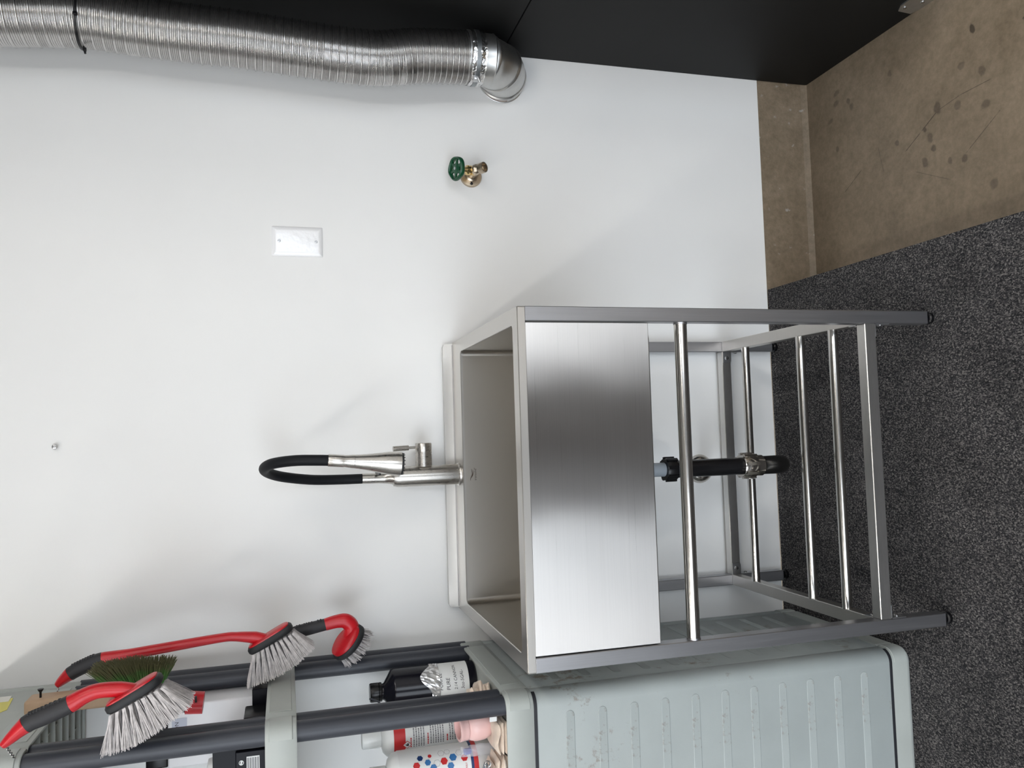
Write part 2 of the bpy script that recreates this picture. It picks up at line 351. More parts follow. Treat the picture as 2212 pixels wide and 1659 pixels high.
def worn_resin():
    m = mat('worn_grey_resin', lin((160, 167, 166)), 0.5, bump=(500, 0.15, 0.0004), var=(7, 0.06, 6.0)); t = NT(m); p = t.N['Principled BSDF']
    src = p.inputs['Base Color'].links[0].from_socket; tc = t.n('ShaderNodeTexCoord')
    a = t.n('ShaderNodeTexNoise', ins={'Scale': 38.0, 'Detail': 6.0, 'Roughness': 0.75}); t.l(tc.outputs['Object'], a.inputs['Vector'])
    b = t.n('ShaderNodeTexNoise', ins={'Scale': 4.5, 'Detail': 3.0}); t.l(tc.outputs['Object'], b.inputs['Vector'])
    c = t.n('ShaderNodeMath', operation='MULTIPLY'); t.l(a.outputs['Fac'], c.inputs[0]); t.l(b.outputs['Fac'], c.inputs[1])
    r = t.n('ShaderNodeMapRange', ins={1: 0.335, 2: 0.42, 3: 0.0, 4: 0.75}); t.l(c.outputs[0], r.inputs[0])
    mx = t.n('ShaderNodeMix', data_type='RGBA'); t.l(r.outputs[0], mx.inputs['Factor']); t.l(src, mx.inputs['A']); mx.inputs['B'].default_value = (*lin((112, 98, 78)), 1)
    t.l(mx.outputs['Result'], p.inputs['Base Color']); return m
WORN = worn_resin()

# ------------------------------------------------------------------ the setting
WY = 0.586; PX = 1.374
bm = B(); box(bm, (LEFT_X, WY, 0.002), (3.2, WY + 0.12, CEIL)); struct('wall_back', bm, WHITE)
# concrete foundation curb below the painted wall, with a chamfered foot
bm = B(); prism(bm, [(WY + 0.003, 0.0), (WY + 0.003, FLOOR_Z + 0.016), (WY - 0.004, FLOOR_Z), (WY + 0.12, FLOOR_Z), (WY + 0.12, 0.0)], 'x', 0.70, 3.15)
struct('trim_1', bm, CURB)
bm = B(); box(bm, (LEFT_X - 2, REAR_Y - 6, FLOOR_Z - 0.1), (3.2, WY + 0.1, FLOOR_Z)); struct('floor', bm, CONC)
bm = B(); box(bm, (LEFT_X + 0.02, -3.6, FLOOR_Z - 0.01), (0.7815, WY + 0.01, -0.004)); struct('floor_platform', bm, CURB)
# carpet: edge slightly wavy where it meets the wall
bm = B(); n = 60; ring = []
xs = [LEFT_X + 0.02 + (0.7835 - LEFT_X - 0.02) * (i / n) for i in range(n + 1)]
for i, x in enumerate(xs): ring.append((x, WY - 0.0005 - 0.0025 * max(0, math.sin(x * 23)) * (0.5 + 0.5 * math.sin(x * 7))))
low = [(x, -3.6) for x in reversed(xs)]
prism(bm, ring + low, 'z', -0.006, 0.0)
tag(obj('carpet', bm, CARPET), 'charcoal grey looped carpet covering the raised platform under the sink', 'carpet')
# black sheeted side wall of two sheets with a seam
pw = thing('wall_right', 'matte black sheeted wall with one horizontal seam', 'wall', (PX, 0.0, FLOOR_Z)); pw['kind'] = 'structure'
del pw['category']
for z0, z1 in ((FLOOR_Z - 0.004, 0.7435), (0.7460, CEIL)):
    bm = B(); box(bm, (PX, 0.005, z0), (PX + 0.03, WY - 0.001, z1), 0.0008, 1); obj('panel', bm, BLACKP, pw)
bm = B(); box(bm, (PX + 0.028, 0.008, FLOOR_Z), (PX + 0.05, WY, CEIL)); obj('backing', bm, BLACKP, pw)
# rest of the room behind the camera
bm = B(); box(bm, (LEFT_X - 0.1, REAR_Y, FLOOR_Z), (LEFT_X, WY + 0.1, CEIL)); struct('wall_left', bm, RWALL)
bm = B(); box(bm, (LEFT_X - 0.1, REAR_Y - 0.1, CEIL), (3.2, WY + 0.12, CEIL + 0.1)); struct('ceiling', bm, CEILM)
bm = B(); box(bm, (3.1, REAR_Y - 0.1, FLOOR_Z), (3.2, WY, CEIL)); struct('wall_side', bm, RWALL)
bm = B(); box(bm, (OPEN_X1, REAR_Y - 0.1, FLOOR_Z), (DOOR_X0, REAR_Y, CEIL)); box(bm, (DOOR_X1, REAR_Y - 0.1, FLOOR_Z), (3.2, REAR_Y, CEIL)); box(bm, (DOOR_X0, REAR_Y - 0.1, DOOR_Z), (DOOR_X1, REAR_Y, CEIL)); box(bm, (LEFT_X, REAR_Y - 0.1, OPEN_Z), (OPEN_X1, REAR_Y, CEIL)); box(bm, (LEFT_X, REAR_Y - 0.1, FLOOR_Z), (OPEN_X0, REAR_Y, OPEN_Z)); struct('wall_front', bm, RWALL)
bm = B(); box(bm, (-0.10, REAR_Y, FLOOR_Z), (0.82, REAR_Y + 0.05, 2.35), 0.004); box(bm, (0.70, REAR_Y + 0.05, 0.8), (0.75, REAR_Y + 0.09, 0.95)); struct('added_dark_slab', bm, ADDED_DARK)  # unseen dark slab, added so the sink apron reflects a dark band
# ceiling lamps
for i, (x, y) in enumerate(((-0.80, -1.30), (2.35, -1.45), (-0.80, -3.0), (2.35, -3.0), (-2.6, -1.6), (1.02, -2.6))):
    t = thing('ceiling_lamp', 'long white ceiling lamp with a glowing diffuser', 'lamp', (x, y, CEIL), 'ceiling lamps')
    bm = B(); box(bm, (x - 0.10, y - 0.62, CEIL - 0.05), (x + 0.10, y + 0.62, CEIL), 0.006); obj('housing', bm, LAMPW, t)
    bm = B(); box(bm, (x - 0.085, y - 0.60, CEIL - 0.062), (x + 0.085, y + 0.60, CEIL - 0.049)); obj('diffuser', bm, LED, t)

# ------------------------------------------------------------------ utility sink
W, D, H = 0.635, 0.575, 0.8927
snk = thing('utility_sink', 'freestanding stainless steel utility sink on an open square-tube frame', 'sink', (W / 2, D / 2, 0))
OUT = rrect(0, W, 0, D, 0.002, 3); HOLE = rrect(0.0280, 0.6050, 0.0335, 0.4810, 0.010, 6)
def resample(outer, inner):     # give the outer outline the same number of points as the inner one
    res = []
    per = len(inner) // 4
    cs = [(W, 0), (W, D), (0, D), (0, 0)]
    for q in range(4):
        for k in range(per): res.append(cs[q])
    return res
def deck():
    bm = B(); n = len(HOLE)
    def rr(d, z): return at_z(rrect(d, W - d, d, D - d, 0.003, len(HOLE) // 4 - 1), z)
    rings = [at_z(rrect(0.024, W - 0.024, 0.029, D - 0.02, 0.003, len(HOLE) // 4 - 1), 0.8785), rr(0.0, 0.8785), rr(0, H - 0.0012), rr(0.0012, H), at_z(rrect(0.0268, 0.6062, 0.0323, 0.4822, 0.0112, 6), H), at_z(HOLE, H - 0.0012), at_z(HOLE, H - 0.006)]
    loft(bm, rings, False, False); return bm
obj('deck', deck(), STEEL_DECK, snk, True, 30)
bm = B()
def bowl_ring(d, z, r): return at_z(rrect(0.0280 + d, 0.6050 - d, 0.0335 + d, 0.4810 - d, r, 6), z)
rings = [bowl_ring(0, H - 0.006, 0.012), bowl_ring(0.0, 0.66, 0.012), bowl_ring(0.003, 0.640, 0.012), bowl_ring(0.010, 0.630, 0.012), bowl_ring(0.024, 0.6255, 0.012), bowl_ring(0.19, 0.622, 0.012)]
loft(bm, rings, False, True)
out = [bowl_ring(-0.0015, H - 0.0145, 0.0135), bowl_ring(-0.0015, 0.655, 0.0135), bowl_ring(0.0015, 0.634, 0.0135), bowl_ring(0.009, 0.6225, 0.0135), bowl_ring(0.024, 0.618, 0.0135), bowl_ring(0.19, 0.6160, 0.0135)]
loft(bm, out, False, True)
obj('bowl', bm, STEEL_BOWL, snk, True, 40)
bm = B(); box(bm, (0.0280, 0.0005, 0.6430), (0.6068, 0.0300, 0.8787), 0.0012, 1)
obj('apron', bm, STEEL_APRON, snk)
bm = B()
pts = [(0.004, 0.8905), (0.631, 0.8905), (0.631, 0.9095), (0.6285, 0.9145), (0.6235, 0.9172), (0.0115, 0.9172), (0.0065, 0.9145), (0.004, 0.9095)]
prism(bm, pts, 'y', 0.5655, D); obj('backsplash', bm, STEEL_DECK, snk)
bm = B(); box(bm, (0.006, 0.5635, H - 0.0005), (0.629, 0.5662, H + 0.0022), 0.001, 1); obj('weld_bead', bm, STEEL_RAIL, snk)
T = 0.0262
for (x, y) in ((0, 0), (W - T, 0), (0, D - T), (W - T, D - T)):
    bm = B(); box(bm, (x, y, 0.0185), (x + T, y + T, 0.8787), 0.0012, 1); lg = obj('leg', bm, STEEL_TUBE, snk)
    bm = B(); cx, cy = x + T / 2, y + T / 2
    box(bm, (x + 0.0012, y + 0.0012, 0.0165), (x + T - 0.0012, y + T - 0.0012, 0.0200))
    lathe(bm, [(0.0055, 0.009), (0.0055, 0.018)], (cx, cy, 0), n=12); lathe(bm, [(0.0105, 0.0), (0.0120, 0.002), (0.0120, 0.008), (0.0095, 0.0105)], (cx, cy, 0), n=16)
    obj('foot', bm, BLACK_PL, lg, True, 40)
Z0, Z1 = 0.1465, 0.1718
for a, b, nm in (((T, 0.0012), (W - T, T - 0.0005), 'f'), ((T, D - T), (W - T, D - 0.001), 'r')):
    bm = B(); box(bm, (a[0], a[1], Z0), (b[0], b[1], Z1), 0.0012, 1); obj('lower_rail', bm, STEEL_RAIL, snk)
for x in (0.0005, W - T - 0.0005 + 0.0005):
    bm = B(); box(bm, (x, T, Z0), (x + T, D - T, Z1), 0.0012, 1); obj('lower_rail', bm, STEEL_DECK, snk)
for y in (0.112, 0.2255, 0.452):
    bm = B(); tube(bm, [(T - 0.001, y, 0.1625), (W - T + 0.001, y, 0.1625)], 0.0100, 24); obj('shelf_rod', bm, STEEL_ROD, snk, True)
bm = B(); tube(bm, [(T - 0.001, 0.0128, 0.5715), (W - T + 0.001, 0.0128, 0.5715)], 0.0120, 28); tb = obj('towel_bar', bm, STEEL_ROD, snk, True)
for x in (T, W - T):
    bm = B(); lathe(bm, [(0.0128, 0), (0.0128, 0.0035)], (x, 0.0128, 0.5715), (1 if x < 0.3 else -1, 0, 0), 24); obj('end_ring', bm, STEEL_TUBE, tb, True)
def bracket(x, y, sx, sy, z, down):
    """L bracket: one flap on the leg's inner face, one under or in front of the rail"""
    bm = B()
    xa, xb = sorted((x, x + sx * 0.0016)); 
    box(bm, (xa, min(y, y + sy * 0.024), z - 0.034 if down else z), (xb, max(y, y + sy * 0.024), z if down else z + 0.034))
    xa, xb = sorted((x, x + sx * 0.026)); box(bm, (xa, min(y, y + sy * 0.024), z - 0.0016), (xb, max(y, y + sy * 0.024), z))
    br = obj('corner_bracket', bm, ZINC, snk)
    zc = z - 0.021 if down else z + 0.021
    bm = B(); lathe(bm, [(0.0045, 0), (0.0045, 0.0012), (0.003, 0.0028), (0.0008, 0.0032)], (x + sx * 0.0016, y + sy * 0.012, zc), (sx, 0, 0), 12); obj('bolt', bm, HSCREW, br, True)
for x, sx in ((T, 1), (W - T, -1)):
    bracket(x, 0.002, sx, 1, Z0, True); bracket(x, D - 0.002, sx, -1, Z0, True)
    # tab with a bolt on the rear rail's front face and a flap on the side rail
    bm = B(); xa, xb = sorted((x, x + sx * 0.030)); box(bm, (xa, D - T - 0.0018, Z0 + 0.001), (xb, D - T, Z1 - 0.001), 0.0006, 1); tab = obj('corner_bracket', bm, ZINC, snk)
    bm = B(); lathe(bm, [(0.0050, 0), (0.0050, 0.0015), (0.0035, 0.0033), (0.001, 0.0038)], (x + sx * 0.017, D - T - 0.0018, (Z0 + Z1) / 2), (0, -1, 0), 14); obj('bolt', bm, HSCREW, tab, True)
    bm = B(); xa, xb = sorted((x, x + sx * 0.0016)); box(bm, (xa, T + 0.001, Z1 - 0.024), (xb, T + 0.022, Z1)); fl = obj('corner_bracket', bm, ZINC, snk)
    bm = B(); lathe(bm, [(0.0040, 0), (0.0040, 0.0012), (0.001, 0.003)], (x + sx * 0.0016, T + 0.012, Z1 - 0.010), (sx, 0, 0), 12); obj('bolt', bm, HSCREW, fl, True)
# maker's mark etched on the bowl's rear face
bm = B(); vs, fs = text_polys('transolid', 0.0074); wmax = max(v[0] for v in vs)
k = 0.0265 / wmax
add_flat(bm, vs, fs, lambda x, y: Vector((0.3055 + x * k, 0.4802, 0.8622 + y)))
def stroke(p, wd):
    sp = smooth_path([(a, 0, b) for a, b in p], 6); n = len(sp)
    up = []; dn = []
    for i, q in enumerate(sp):
        d = (sp[min(i + 1, n - 1)] - sp[max(i - 1, 0)]).normalized(); nn = Vector((-d.z, 0, d.x)); hw = wd * math.sin(PI * (i + 0.3) / (n - 0.4)) ** 0.6 * 0.5
        up.append(q + nn * hw); dn.append(q - nn * hw)
    for i in range(n - 1):
        add_flat(bm, [(up[i].x, up[i].z), (up[i + 1].x, up[i + 1].z), (dn[i + 1].x, dn[i + 1].z), (dn[i].x, dn[i].z)], [(0, 1, 2, 3)], lambda x, y: Vector((x, 0.4802, y)))
stroke([(0.3055, 0.8765), (0.312, 0.8752), (0.318, 0.8722), (0.324, 0.8718), (0.3325, 0.8735)], 0.0018)
stroke([(0.312, 0.8728), (0.318, 0.8708), (0.323, 0.8692), (0.331, 0.8702)], 0.0012)
vs, fs = text_polys('®', 0.0035); add_flat(bm, vs, fs, lambda x, y: Vector((0.3322 + x, 0.4802, 0.8655 + y)))
mk = obj('maker_mark', bm, ETCH, snk); mk['label'] = 'brown etched maker mark with a swoosh'

# ------------------------------------------------------------------ drain pipe
DX, DY = 0.3205, 0.300
dr = thing('drain_pipe', 'black and chrome drain pipe with U-shaped trap below the sink', 'pipe', (DX, DY, 0.15))
bm = B(); lathe(bm, [(0.0155, 0.455), (0.0155, 0.600)], (DX, DY, 0), n=24); obj('tailpiece', bm, GREY_PVC, dr, True)
bm = B(); lathe(bm, [(0.030, 0.598), (0.030, 0.612), (0.052, 0.616), (0.052, 0.6175)], (DX, DY, 0), n=28); obj('strainer_nut', bm, CHROME, dr, True)
def slip_nut(z0, z1, r, m, inner, o=(DX, DY)):
    bm = B(); lathe(bm, [(inner, z1), (r * 0.86, z1), (r * 0.94, z1 - (z1 - z0) * 0.2), (r * 0.94, z0 + (z1 - z0) * 0.1), (r * 0.85, z0), (inner, z0)], (o[0], o[1], 0), n=32)
    for k in range(8):
        a = 2 * PI * k / 8 + 0.2
        c = Vector((o[0] + r * 0.95 * math.cos(a), o[1] + r * 0.95 * math.sin(a), 0))
        u = Vector((math.cos(a), math.sin(a), 0)) * r * 0.07; v = Vector((-math.sin(a), math.cos(a), 0)) * r * 0.13
        loft(bm, [[c - u - v + Vector((0, 0, z)), c + u - v + Vector((0, 0, z)), c + u + v + Vector((0, 0, z)), c - u + v + Vector((0, 0, z))] for z in (z0 + 0.001, z1 - 0.002)])
    return obj('slip_nut', bm, m, dr, True, 40)
slip_nut(0.448, 0.476, 0.0272, BLACK_PL, 0.016)
bm = B(); lathe(bm, [(0.0195, 0.262), (0.0195, 0.455)], (DX, DY, 0), n=28); obj('black_tube', bm, BLACK_PL, dr, True)
slip_nut(0.248, 0.284, 0.0292, CHROME, 0.0195)
bm = B(); lathe(bm, [(0.0245, 0.258), (0.0245, 0.232), (0.0215, 0.228)], (DX, DY, 0), n=28); obj('collar', bm, CHROME, dr, True)
# U bend and arm to the wall
wx = 0.302
dirx = Vector((wx - DX, 0.286, 0)).normalized()
pts = [Vector((DX, DY, 0.236)), Vector((DX, DY, 0.200))]
Rb = 0.040; c0 = Vector((DX, DY, 0.200)) + dirx * Rb
for k in range(1, 13):
    a = PI - PI * k / 12; pts.append(c0 + dirx * Rb * math.cos(a) + Vector((0, 0, -Rb * math.sin(a))))
e = pts[-1]
bm = B(); tube(bm, pts, 0.0213, 24); obj('trap_bend', bm, steel('dark_chrome', (0.20, 0.20, 0.20), 0.2, (40, 40, 40)), dr, True)
o2 = (e.x, e.y); slip_nut(0.198, 0.226, 0.0285, CHROME, 0.019, o2)
pts = [e + Vector((0, 0, 0.002)), e + Vector((0, 0, 0.012))]
for k in range(1, 9):
    a = PI / 2 * k / 8; pts.append(e + Vector((0, 0, 0.012)) + dirx * 0.026 * (1 - math.cos(a)) + Vector((0, 0, 0.026 * math.sin(a))))
pts.append(Vector((wx, WY + 0.002, pts[-1].z - 0.006)))
bm = B(); tube(bm, pts, 0.0188, 24); obj('waste_arm', bm, CHROME, dr, True)
bm = B(); lathe(bm, [(0.019, -0.016), (0.024, -0.0155), (0.030, -0.013), (0.036, -0.006), (0.038, 0.0)], (wx, WY, pts[-1].z), (0, 1, 0), 32); obj('escutcheon', bm, CHROME, dr, True)

# ------------------------------------------------------------------ faucet
FX, FY = 0.3195, 0.5240
fc = thing('pull_down_faucet', 'brushed nickel faucet with a black hose loop on the sink deck', 'faucet', (FX, FY, H))
bm = B(); lathe(bm, [(0.0268, H - 0.0004), (0.0268, H + 0.0035), (0.0258, H + 0.0048), (0.0240, H + 0.0055)], (FX, FY, 0), n=36); obj('base_ring', bm, NICKEL, fc, True, 40)
bm = B(); lathe(bm, [(0.0238, H + 0.005), (0.0238, 1.030), (0.0232, 1.040), (0.0210, 1.048)], (FX, FY, 0), n=36)
obj('body', bm, NICKEL, fc, True, 40)
bm = B(); pts = smooth_path([(FX, FY, 1.036), (FX, FY + 0.002, 1.050), (FX - 0.0015, FY + 0.004, 1.066), (FX - 0.0015, FY + 0.004, 1.080), (FX - 0.001, FY + 0.004, 1.118)], 5)
tube(bm, pts, lerp_list([0.0225, 0.0170, 0.0128, 0.0118, 0.0118], len(pts)), 28); obj('neck', bm, NICKEL, fc, True, 40)
bm = B(); lathe(bm, [(0.0190, 0.0), (0.0190, 0.028), (0.0182, 0.0282), (0.0182, 0.0300), (0.0190, 0.0302), (0.0190, 0.0525), (0.0180, 0.0540)], (FX + 0.0215, FY - 0.002, 0.9770), (1, 0, 0), 36); hb = obj('valve_hub', bm, NICKEL, fc, True, 40)
bm = B(); tube(bm, [(0.3860, FY - 0.004, 0.990), (0.3853, FY - 0.006, 1.0135)], 0.0032, 14); tube(bm, [(0.3853, FY - 0.006, 1.0125), (0.3840, FY - 0.010, 1.0485)], 0.0062, 20); obj('lever', bm, NICKEL, fc, True, 40)
HX, HY = 0.3545, 0.335
hp = smooth_path([(FX - 0.001, FY + 0.004, 1.112), (FX - 0.0005, FY + 0.002, 1.170), (FX + 0.003, 0.510, 1.235), (0.3345, 0.480, 1.300), (0.3505, 0.432, 1.3285), (0.3640, 0.385, 1.314), (0.3700, 0.353, 1.270), (0.3695, HY + 0.004, 1.225), (0.3680, HY, 1.196)], 7)
bm = B(); tube(bm, hp, 0.0112, 24); obj('hose', bm, HOSE_RUB, fc, True)
hd = Vector((-0.0128, 0.004, -0.1465)).normalized(); h0 = Vector((0.3685, HY, 1.203))
bm = B(); lathe(bm, [(0.0122, 0.0), (0.0128, 0.001), (0.0128, 0.030), (0.0122, 0.034), (0.0138, 0.048), (0.0141, 0.0525)], h0, hd, 32); obj('ferrule', bm, NICKEL, fc, True, 40)
bm = B(); lathe(bm, [(0.0139, 0.0530), (0.0142, 0.056), (0.0165, 0.078), (0.0205, 0.104), (0.0238, 0.122), (0.0250, 0.140), (0.0250, 0.1475), (0.0238, 0.1485)], h0, hd, 36); sh = obj('spray_head', bm, NICKEL, fc, True, 40)
bm = B(); lathe(bm, [(0.0232, 0.1480), (0.0230, 0.1515), (0.0210, 0.1525)], h0, hd, 32)
u, v = frame(hd)
for k in range(18):
    a = 2 * PI * k / 18; lathe(bm, [(0.0011, 0.151), (0.0009, 0.1545)], h0 + (u * math.cos(a) + v * math.sin(a)) * 0.0215, hd, 6)
obj('nozzle_face', bm, BLACK_RUB, sh, True, 40)
bm = B(); box(bm, (0.3280, 0.455, 1.0840), (0.3335, FY - 0.004, 1.0895), 0.001, 1); tube(bm, [(0.331, 0.460, 1.087), (0.345, 0.400, 1.100), (0.358, HY + 0.014, 1.110)], 0.003, 10); obj('docking_arm', bm, BLACK_PL, fc, True, 40)

# ------------------------------------------------------------------ hose bib on the wall
hbx, hbz = 1.0538, 0.8305
hb = thing('hose_bib', 'nickel bronze wall tap with a dark green round handwheel', 'tap', (hbx, WY, hbz))
bm = B(); lathe(bm, [(0.0275, 0.0005), (0.0275, -0.003), (0.0255, -0.0055), (0.012, -0.0065)], (hbx, WY, hbz), (0, 1, 0), 36); fl = obj('flange', bm, BRONZE, hb, True, 40)
for s in (-1, 1):
    bm = B(); lathe(bm, [(0.0036, -0.0055), (0.0036, -0.0072), (0.002, -0.0078)], (hbx + s * 0.0195, WY, hbz), (0, 1, 0), 12); obj('screw', bm, BLKSCREW, fl, True)
bm = B(); lathe(bm, [(0.0165, 0.006), (0.0165, 0.013), (0.0120, 0.015), (0.0115, 0.040), (0.0130, 0.052), (0.0120, 0.062), (0.006, 0.066)], (hbx, WY, hbz), (0, -1, 0), 8); obj('body', bm, BRONZE, hb, True, 50)
c = Vector((hbx, WY - 0.050, hbz)); sd = Vector((0.05, -0.80, -0.60)).normalized()
bm = B(); lathe(bm, [(0.0105, -0.004), (0.0110, 0.012), (0.0118, 0.0125), (0.0132, 0.013), (0.0132, 0.025), (0.0128, 0.0265), (0.0098, 0.0265), (0.0094, 0.016), (0.001, 0.015)], c + Vector((0.001, 0, -0.002)), sd, 30); obj('spout', bm, BRONZE, hb, True, 40)
st = Vector((-0.06, -0.40, 0.92)).normalized()
bm = B(); lathe(bm, [(0.0118, 0.0), (0.0118, 0.010), (0.0098, 0.0105), (0.0098, 0.013), (0.0122, 0.0135), (0.0122, 0.020), (0.0085, 0.022), (0.0060, 0.030), (0.0038, 0.031), (0.0038, 0.050)], c + Vector((0, 0.006, 0.003)), st, 12); obj('bonnet_nut', bm, BRASS, hb, True, 40)
wc = c + st * 0.052 + Vector((0, 0.006, 0.003)); u, v = frame(st)
bm = B(); n = 40; Rw = 0.0290
rings = []
for k in range(n):
    a = 2 * PI * k / n; rr = Rw * (1 + 0.03 * math.cos(5 * a)); rings.append([wc + (u * math.cos(a) + v * math.sin(a)) * (rr - 0.0035 + 0.0035 * math.cos(t)) + st * (0.0062 * math.sin(t) - 0.001) for t in [2 * PI * j / 10 for j in range(10)]])
rings.append(rings[0]); loft(bm, rings, False, False)
lathe(bm, [(0.0060, -0.006), (0.0130, -0.003), (0.0130, 0.001), (0.009, 0.0032)], wc, st, 24)
for k in range(6):
    a = 2 * PI * (k + 0.25) / 6; d = u * math.cos(a) + v * math.sin(a); s = st.cross(d)
    p0, p1 = wc + d * 0.011, wc + d * (Rw - 0.003)
    loft(bm, [[p + s * 0.0032 + st * 0.0015, p - s * 0.0032 + st * 0.0015, p - s * 0.0032 - st * 0.0025, p + s * 0.0032 - st * 0.0025] for p in (p0, p1)])
hw = obj('handwheel', bm, DKGREEN, hb, True, 40)
bm = B(); lathe(bm, [(0.0036, 0.0028), (0.0036, 0.0046), (0.0020, 0.0052)], wc, st, 14); obj('screw', bm, ZINC, hw, True)

# ------------------------------------------------------------------ blank wall plate and lone screw
wp = thing('wall_plate', 'blank white electrical cover plate with a glossy film on the wall', 'cover plate', (0.8743, WY, 1.2515))
x0, x1, z0, z1 = 0.8395, 0.9096, 1.1945, 1.3095
bm = B(); rings = []
for d, y in ((0, WY + 0.0005), (0, WY - 0.0015), (0.0015, WY - 0.0030), (0.0075, WY - 0.0058), (0.010, WY - 0.0060)):
    rings.append([Vector((p[0], y, p[1])) for p in rrect(x0 + d, x1 - d, z0 + d, z1 - d, 0.0012, 3)])
# crumpled film: a gently uneven face
loft(bm, rings, True, True); obj('cover', bm, PLATE_W, wp, True, 25)
for z in (1.2515 + 0.0418, 1.2515 - 0.0418):
    bm = B(); lathe(bm, [(0.0034, 0.0), (0.0034, 0.0010), (0.0024, 0.0018)], (0.8745, WY - 0.0060, z), (0, -1, 0), 18); sc = obj('screw', bm, SCREW_W, wp, True)
    bm = B(); box(bm, (0.8740, WY - 0.0082, z - 0.0030), (0.8750, WY - 0.0076, z + 0.0030)); obj('slot', bm, OUTL, sc)
bm = B(); lathe(bm, [(0.0018, 0.004), (0.0018, -0.006), (0.0054, -0.0065), (0.0058, -0.008), (0.0045, -0.0105), (0.0022, -0.0112), (0.0022, -0.0095)], (0.413, WY, 1.7593), (0, 1, 0), 20)
tag(obj('wall_screw', bm, HSCREW, None, True), 'small pan-head screw driven alone into the white wall', 'screw')

# ------------------------------------------------------------------ exhaust duct
DUCT = [(1.2900, 1.99), (1.2905, 1.90), (1.2918, 1.8315), (1.2985, 1.750), (1.3022, 1.6698), (1.2959, 1.5721), (1.2916, 1.4807), (1.2891, 1.3674), (1.2840, 1.2897), (1.2778, 1.1900), (1.2750, 1.128), (1.2754, 1.0725), (1.2815, 1.030), (1.2887, 0.9925), (1.2945, 0.930), (1.2981, 0.852)]
DYY = 0.462
du = thing('exhaust_duct', 'corrugated aluminium flexible duct with a metal elbow into the wall', 'duct', (1.30, WY, 0.745))
path = smooth_path([(x, DYY, z) for x, z in DUCT], 40)
# arc length resampling, then the corrugation profile
L = [0.0]
for a, b in zip(path[:-1], path[1:]): L.append(L[-1] + (b - a).length)
tot = L[-1]
def at_len(s):
    s = max(0, min(s, tot)); import bisect
    i = min(max(bisect.bisect_right(L, s) - 1, 0), len(path) - 2); f = (s - L[i]) / max(L[i + 1] - L[i], 1e-9)
    return path[i].lerp(path[i + 1], f)
sam = []; s = 0.0; ph = 0
while s < tot:
    comp = s / tot
    pitch = 0.0255 - 0.0125 * comp          # one wide crest and five fine ones per pitch, tighter lower down
    sam += [(s, 0.0580), (s + pitch * 0.04, 0.0609), (s + pitch * 0.12, 0.0615), (s + pitch * 0.21, 0.0609), (s + pitch * 0.26, 0.0578)]
    for k in range(4):
        a = 0.26 + 0.74 * k / 4; b = 0.74 / 4
        sam += [(s + pitch * (a + b * 0.40), 0.0601), (s + pitch * (a + b * 0.62), 0.0601), (s + pitch * (a + b * 0.96), 0.0577)]
    s += pitch
sam = [x for x in sam if x[0] < tot] + [(tot, 0.0585)]
bm = B(); n = 40; rings = []
for s, r in sam:
    p = at_len(s); d = (at_len(s + 0.004) - at_len(s - 0.004)).normalized()
    u = (Vector((1, 0, 0)) - d * d.x).normalized(); v = d.cross(u)
    rings.append([p + (u * math.cos(t) + v * math.sin(t)) * r for t in [2 * PI * k / n for k in range(n)]])
loft(bm, rings, False, False); obj('flexible_hose', bm, ALU, du, True, 60)
ex = 1.2995; c0y, c0z, Rr = WY, 0.745 + (WY - DYY), WY - DYY
def arc_pt(t):    # t 0..90 degrees from vertical run to the wall
    a = math.radians(t); return Vector((ex + 0.008 * t / 90, c0y - Rr * math.cos(a), c0z - Rr * math.sin(a)))
bm = B(); rnd = random.Random(3); rings = []
for z, r in ((0.858, 0.0612), (0.852, 0.0628), (0.846, 0.0605), (0.838, 0.0632), (0.832, 0.0600), (0.826, 0.0622)):
    rings.append([Vector((1.2983 + (r + rnd.uniform(-.0012, .0012)) * math.cos(2 * PI * k / 40), DYY + (r + rnd.uniform(-.0012, .0012)) * math.sin(2 * PI * k / 40), z + rnd.uniform(-.0015, .0015))) for k in range(40)])
loft(bm, rings, False, False); obj('foil_tape', bm, ALU_TAPE, du, True, 60)
bm = B(); lathe(bm, [(0.0610, 0.0), (0.0632, 0.0005), (0.0632, 0.0105), (0.0610, 0.011)], (1.2983, DYY, 0.8385), (0, 0, 1), 44); cl = obj('hose_clamp', bm, steel('clamp_band', (0.32, 0.34, 0.35), 0.4, (60, 60, 60)), du, True, 40)
bm = B(); box(bm, (1.2345, DYY - 0.030, 0.836), (1.2445, DYY - 0.012, 0.852), 0.002); tube(bm, [(1.2375, DYY - 0.034, 0.8445), (1.2260, DYY - 0.034, 0.8395)], 0.0030, 10); obj('clamp_screw', bm, ZINC, cl, True, 40)
bm = B(); lathe(bm, [(0.0565, 0.800), (0.0585, 0.8025), (0.0575, 0.806), (0.0575, 0.832)], (1.2988, DYY, 0), n=40); obj('collar', bm, GALV, du, True, 40)
cuts = [0, 24, 50, 76, 90]; z_off = arc_pt(0).z - 0.803
def gore(t0, t1, r0, r1, bead):
    bm = B(); rings = []
    steps = [(t0, r0 + 0.0), (t0 + 1.5, r0 + (0.0032 if bead else 0)), (t0 + 3.5, r0 + (0.0032 if bead else 0)), (t0 + 5, r0)] + [(t0 + 5 + (t1 - t0 - 5) * k / 4, r0 + (r1 - r0) * k / 4) for k in range(1, 5)]
    for t, r in steps:
        p = arc_pt(t); a = math.radians(t); d = Vector((0, math.sin(a), -math.cos(a))); u = Vector((1, 0, 0)); v = d.cross(u)
        rings.append([p + (u * math.cos(q) + v * math.sin(q)) * r for q in [2 * PI * k / 40 for k in range(40)]])
    loft(bm, rings, False, False); return bm
for i in range(4): obj('elbow_segment', gore(cuts[i], cuts[i + 1], 0.0575, 0.0572, True), GALV, du, True, 40)
